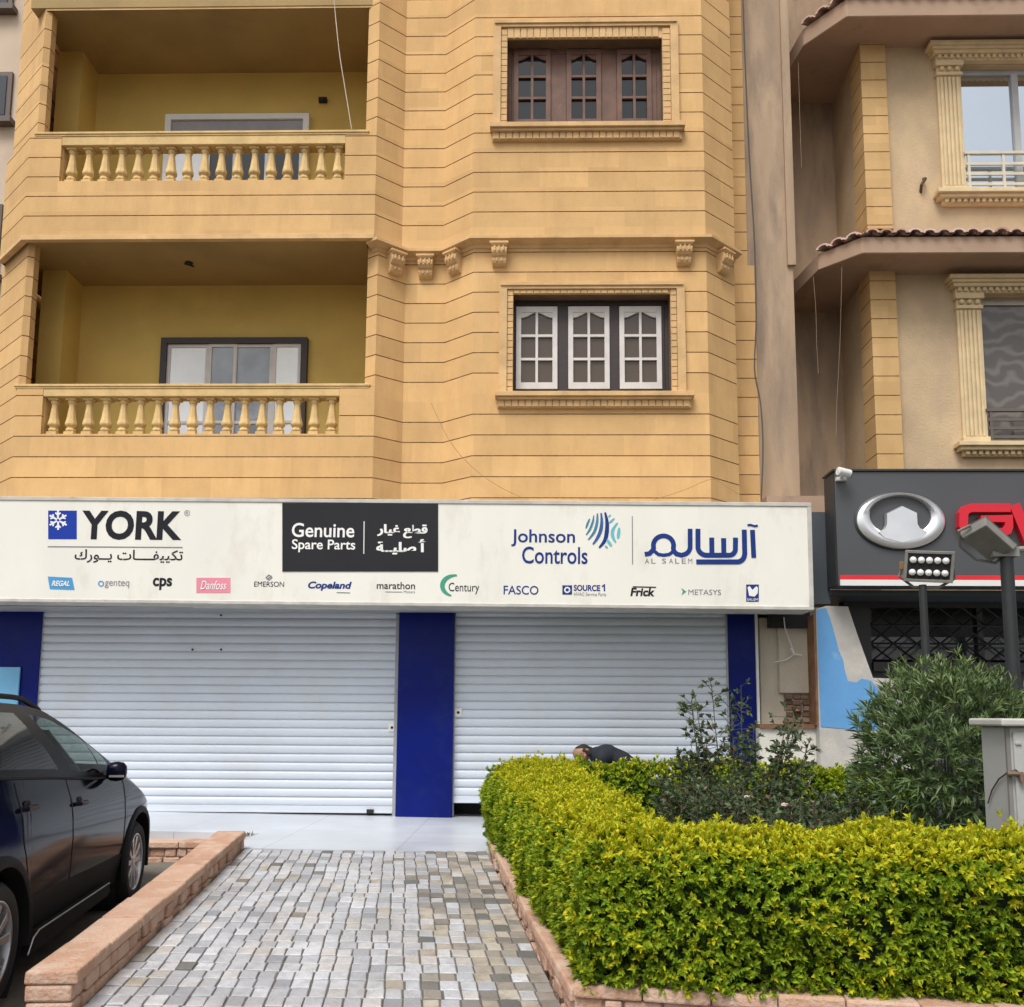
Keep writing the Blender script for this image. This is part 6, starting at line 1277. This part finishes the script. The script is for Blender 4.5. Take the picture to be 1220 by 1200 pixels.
# local: x along the shutter (head towards -x), y towards the shutter, z up from the pavement
Pj = {'pelvis': ((0.20, 0, 0.60), 0.135), 'waist': ((0.08, 0, 0.70), 0.125), 'chest': ((-0.08, 0, 0.765), 0.135), 'collar': ((-0.19, 0, 0.785), 0.085), 'neck': ((-0.26, 0, 0.79), 0.056), 'skull': ((-0.345, 0, 0.815), 0.086), 'crown': ((-0.40, 0, 0.805), 0.074), 'jaw': ((-0.345, 0, 0.735), 0.046), 'chin': ((-0.315, 0, 0.705), 0.026), 'brow': ((-0.405, 0, 0.765), 0.052), 'nose': ((-0.395, 0, 0.695), 0.013), 'nose2': ((-0.385, 0, 0.735), 0.010)}
BN = [('pelvis', 'waist'), ('waist', 'chest'), ('chest', 'collar'), ('collar', 'neck'), ('neck', 'skull'), ('skull', 'crown'), ('skull', 'jaw'), ('jaw', 'chin'), ('crown', 'brow'), ('brow', 'jaw'), ('brow', 'nose'), ('nose', 'nose2')]
for s, n in ((-1, 'a'), (1, 'b')):
    Pj.update({'sh' + n: ((-0.15, 0.17 * s, 0.755), 0.062), 'el' + n: ((-0.17, 0.22 * s + 0.07, 0.50), 0.045), 'wr' + n: ((-0.25, 0.13 * s + 0.24, 0.31), 0.029), 'pa' + n: ((-0.275, 0.11 * s + 0.29, 0.255), 0.032),
               'hi' + n: ((0.21, 0.10 * s, 0.56), 0.092), 'kn' + n: ((-0.10, 0.17 * s, 0.46), 0.064), 'an' + n: ((0.17, 0.13 * s, 0.10), 0.040), 'to' + n: ((0.00, 0.15 * s, 0.045), 0.036), 'he' + n: ((0.21, 0.13 * s, 0.045), 0.038), 'er' + n: ((-0.335, 0.090 * s, 0.78), 0.016), 'eq' + n: ((-0.335, 0.086 * s, 0.755), 0.012), 'ey' + n: ((-0.412, 0.032 * s, 0.735), 0.012)})
    BN += [('chest', 'sh' + n), ('sh' + n, 'el' + n), ('el' + n, 'wr' + n), ('wr' + n, 'pa' + n), ('pelvis', 'hi' + n), ('hi' + n, 'kn' + n), ('kn' + n, 'an' + n), ('an' + n, 'to' + n), ('an' + n, 'he' + n), ('er' + n, 'eq' + n)]
    px_, py_, pz_ = Pj['pa' + n][0]
    for k, (ln_, a) in enumerate(((0.070, -0.5), (0.082, -0.2), (0.088, 0.05), (0.080, 0.3), (0.055, 1.0))):
        bx = px_ - 0.026 + 0.018 * k
        Pj['f%d%s' % (k, n)] = ((bx - 0.008 * a, py_ + 0.026, pz_ - ln_ * 0.35), 0.0095); Pj['g%d%s' % (k, n)] = ((bx + 0.02 * a, py_ + 0.026 + ln_ * 0.3, pz_ - ln_ * 0.6), 0.0088); Pj['h%d%s' % (k, n)] = ((bx + 0.03 * a, py_ + 0.020 + ln_ * 0.3, pz_ - ln_ * 0.95), 0.0078)
        BN += [('pa' + n, 'f%d%s' % (k, n)), ('f%d%s' % (k, n), 'g%d%s' % (k, n)), ('g%d%s' % (k, n), 'h%d%s' % (k, n))]
bone = lambda a, b, k=0.0: (Pj[a][0], Pj[a][1] + k, Pj[b][0], Pj[b][1] + k)
fused('body', [(Pj[a][0], min(Pj[a][1], Pj[b][1]) if a.startswith('pa') else Pj[a][1], Pj[b][0], Pj[b][1]) for a, b in BN], SKIN, 0.006, 4)
JB_ = [bone('pelvis', 'waist', .016), bone('waist', 'chest', .018), bone('chest', 'collar', .016)]
for n in 'ab': JB_ += [bone('chest', 'sh' + n, .016), bone('sh' + n, 'el' + n, .018), bone('el' + n, 'wr' + n, .013)]
fused('jacket', JB_, JACK, 0.010, 6)
TB_ = []
for n in 'ab': TB_ += [((0.205, 0, 0.575), 0.148, Pj['hi' + n][0], 0.108), bone('hi' + n, 'kn' + n, .016), bone('kn' + n, 'an' + n, .018)]
fused('trousers', TB_, TROU, 0.010, 6)
for n in 'ab': fused('shoe', [((Pj['he' + n][0][0] + 0.01, Pj['he' + n][0][1], 0.050), 0.048, (Pj['to' + n][0][0] - 0.03, Pj['to' + n][0][1], 0.042), 0.042), ((Pj['he' + n][0][0], Pj['he' + n][0][1], 0.052), 0.048, (Pj['an' + n][0][0], Pj['an' + n][0][1], 0.11), 0.05)], SHOE, 0.008, 4)
fused('hair', [((-0.275, 0, 0.828), 0.055, (-0.345, 0, 0.842), 0.074), ((-0.345, 0, 0.842), 0.074, (-0.400, 0, 0.838), 0.054), ((-0.285, -0.045, 0.800), 0.036, (-0.345, -0.052, 0.832), 0.036), ((-0.285, 0.045, 0.80), 0.036, (-0.345, 0.052, 0.832), 0.036)], HAIR, 0.007, 4)
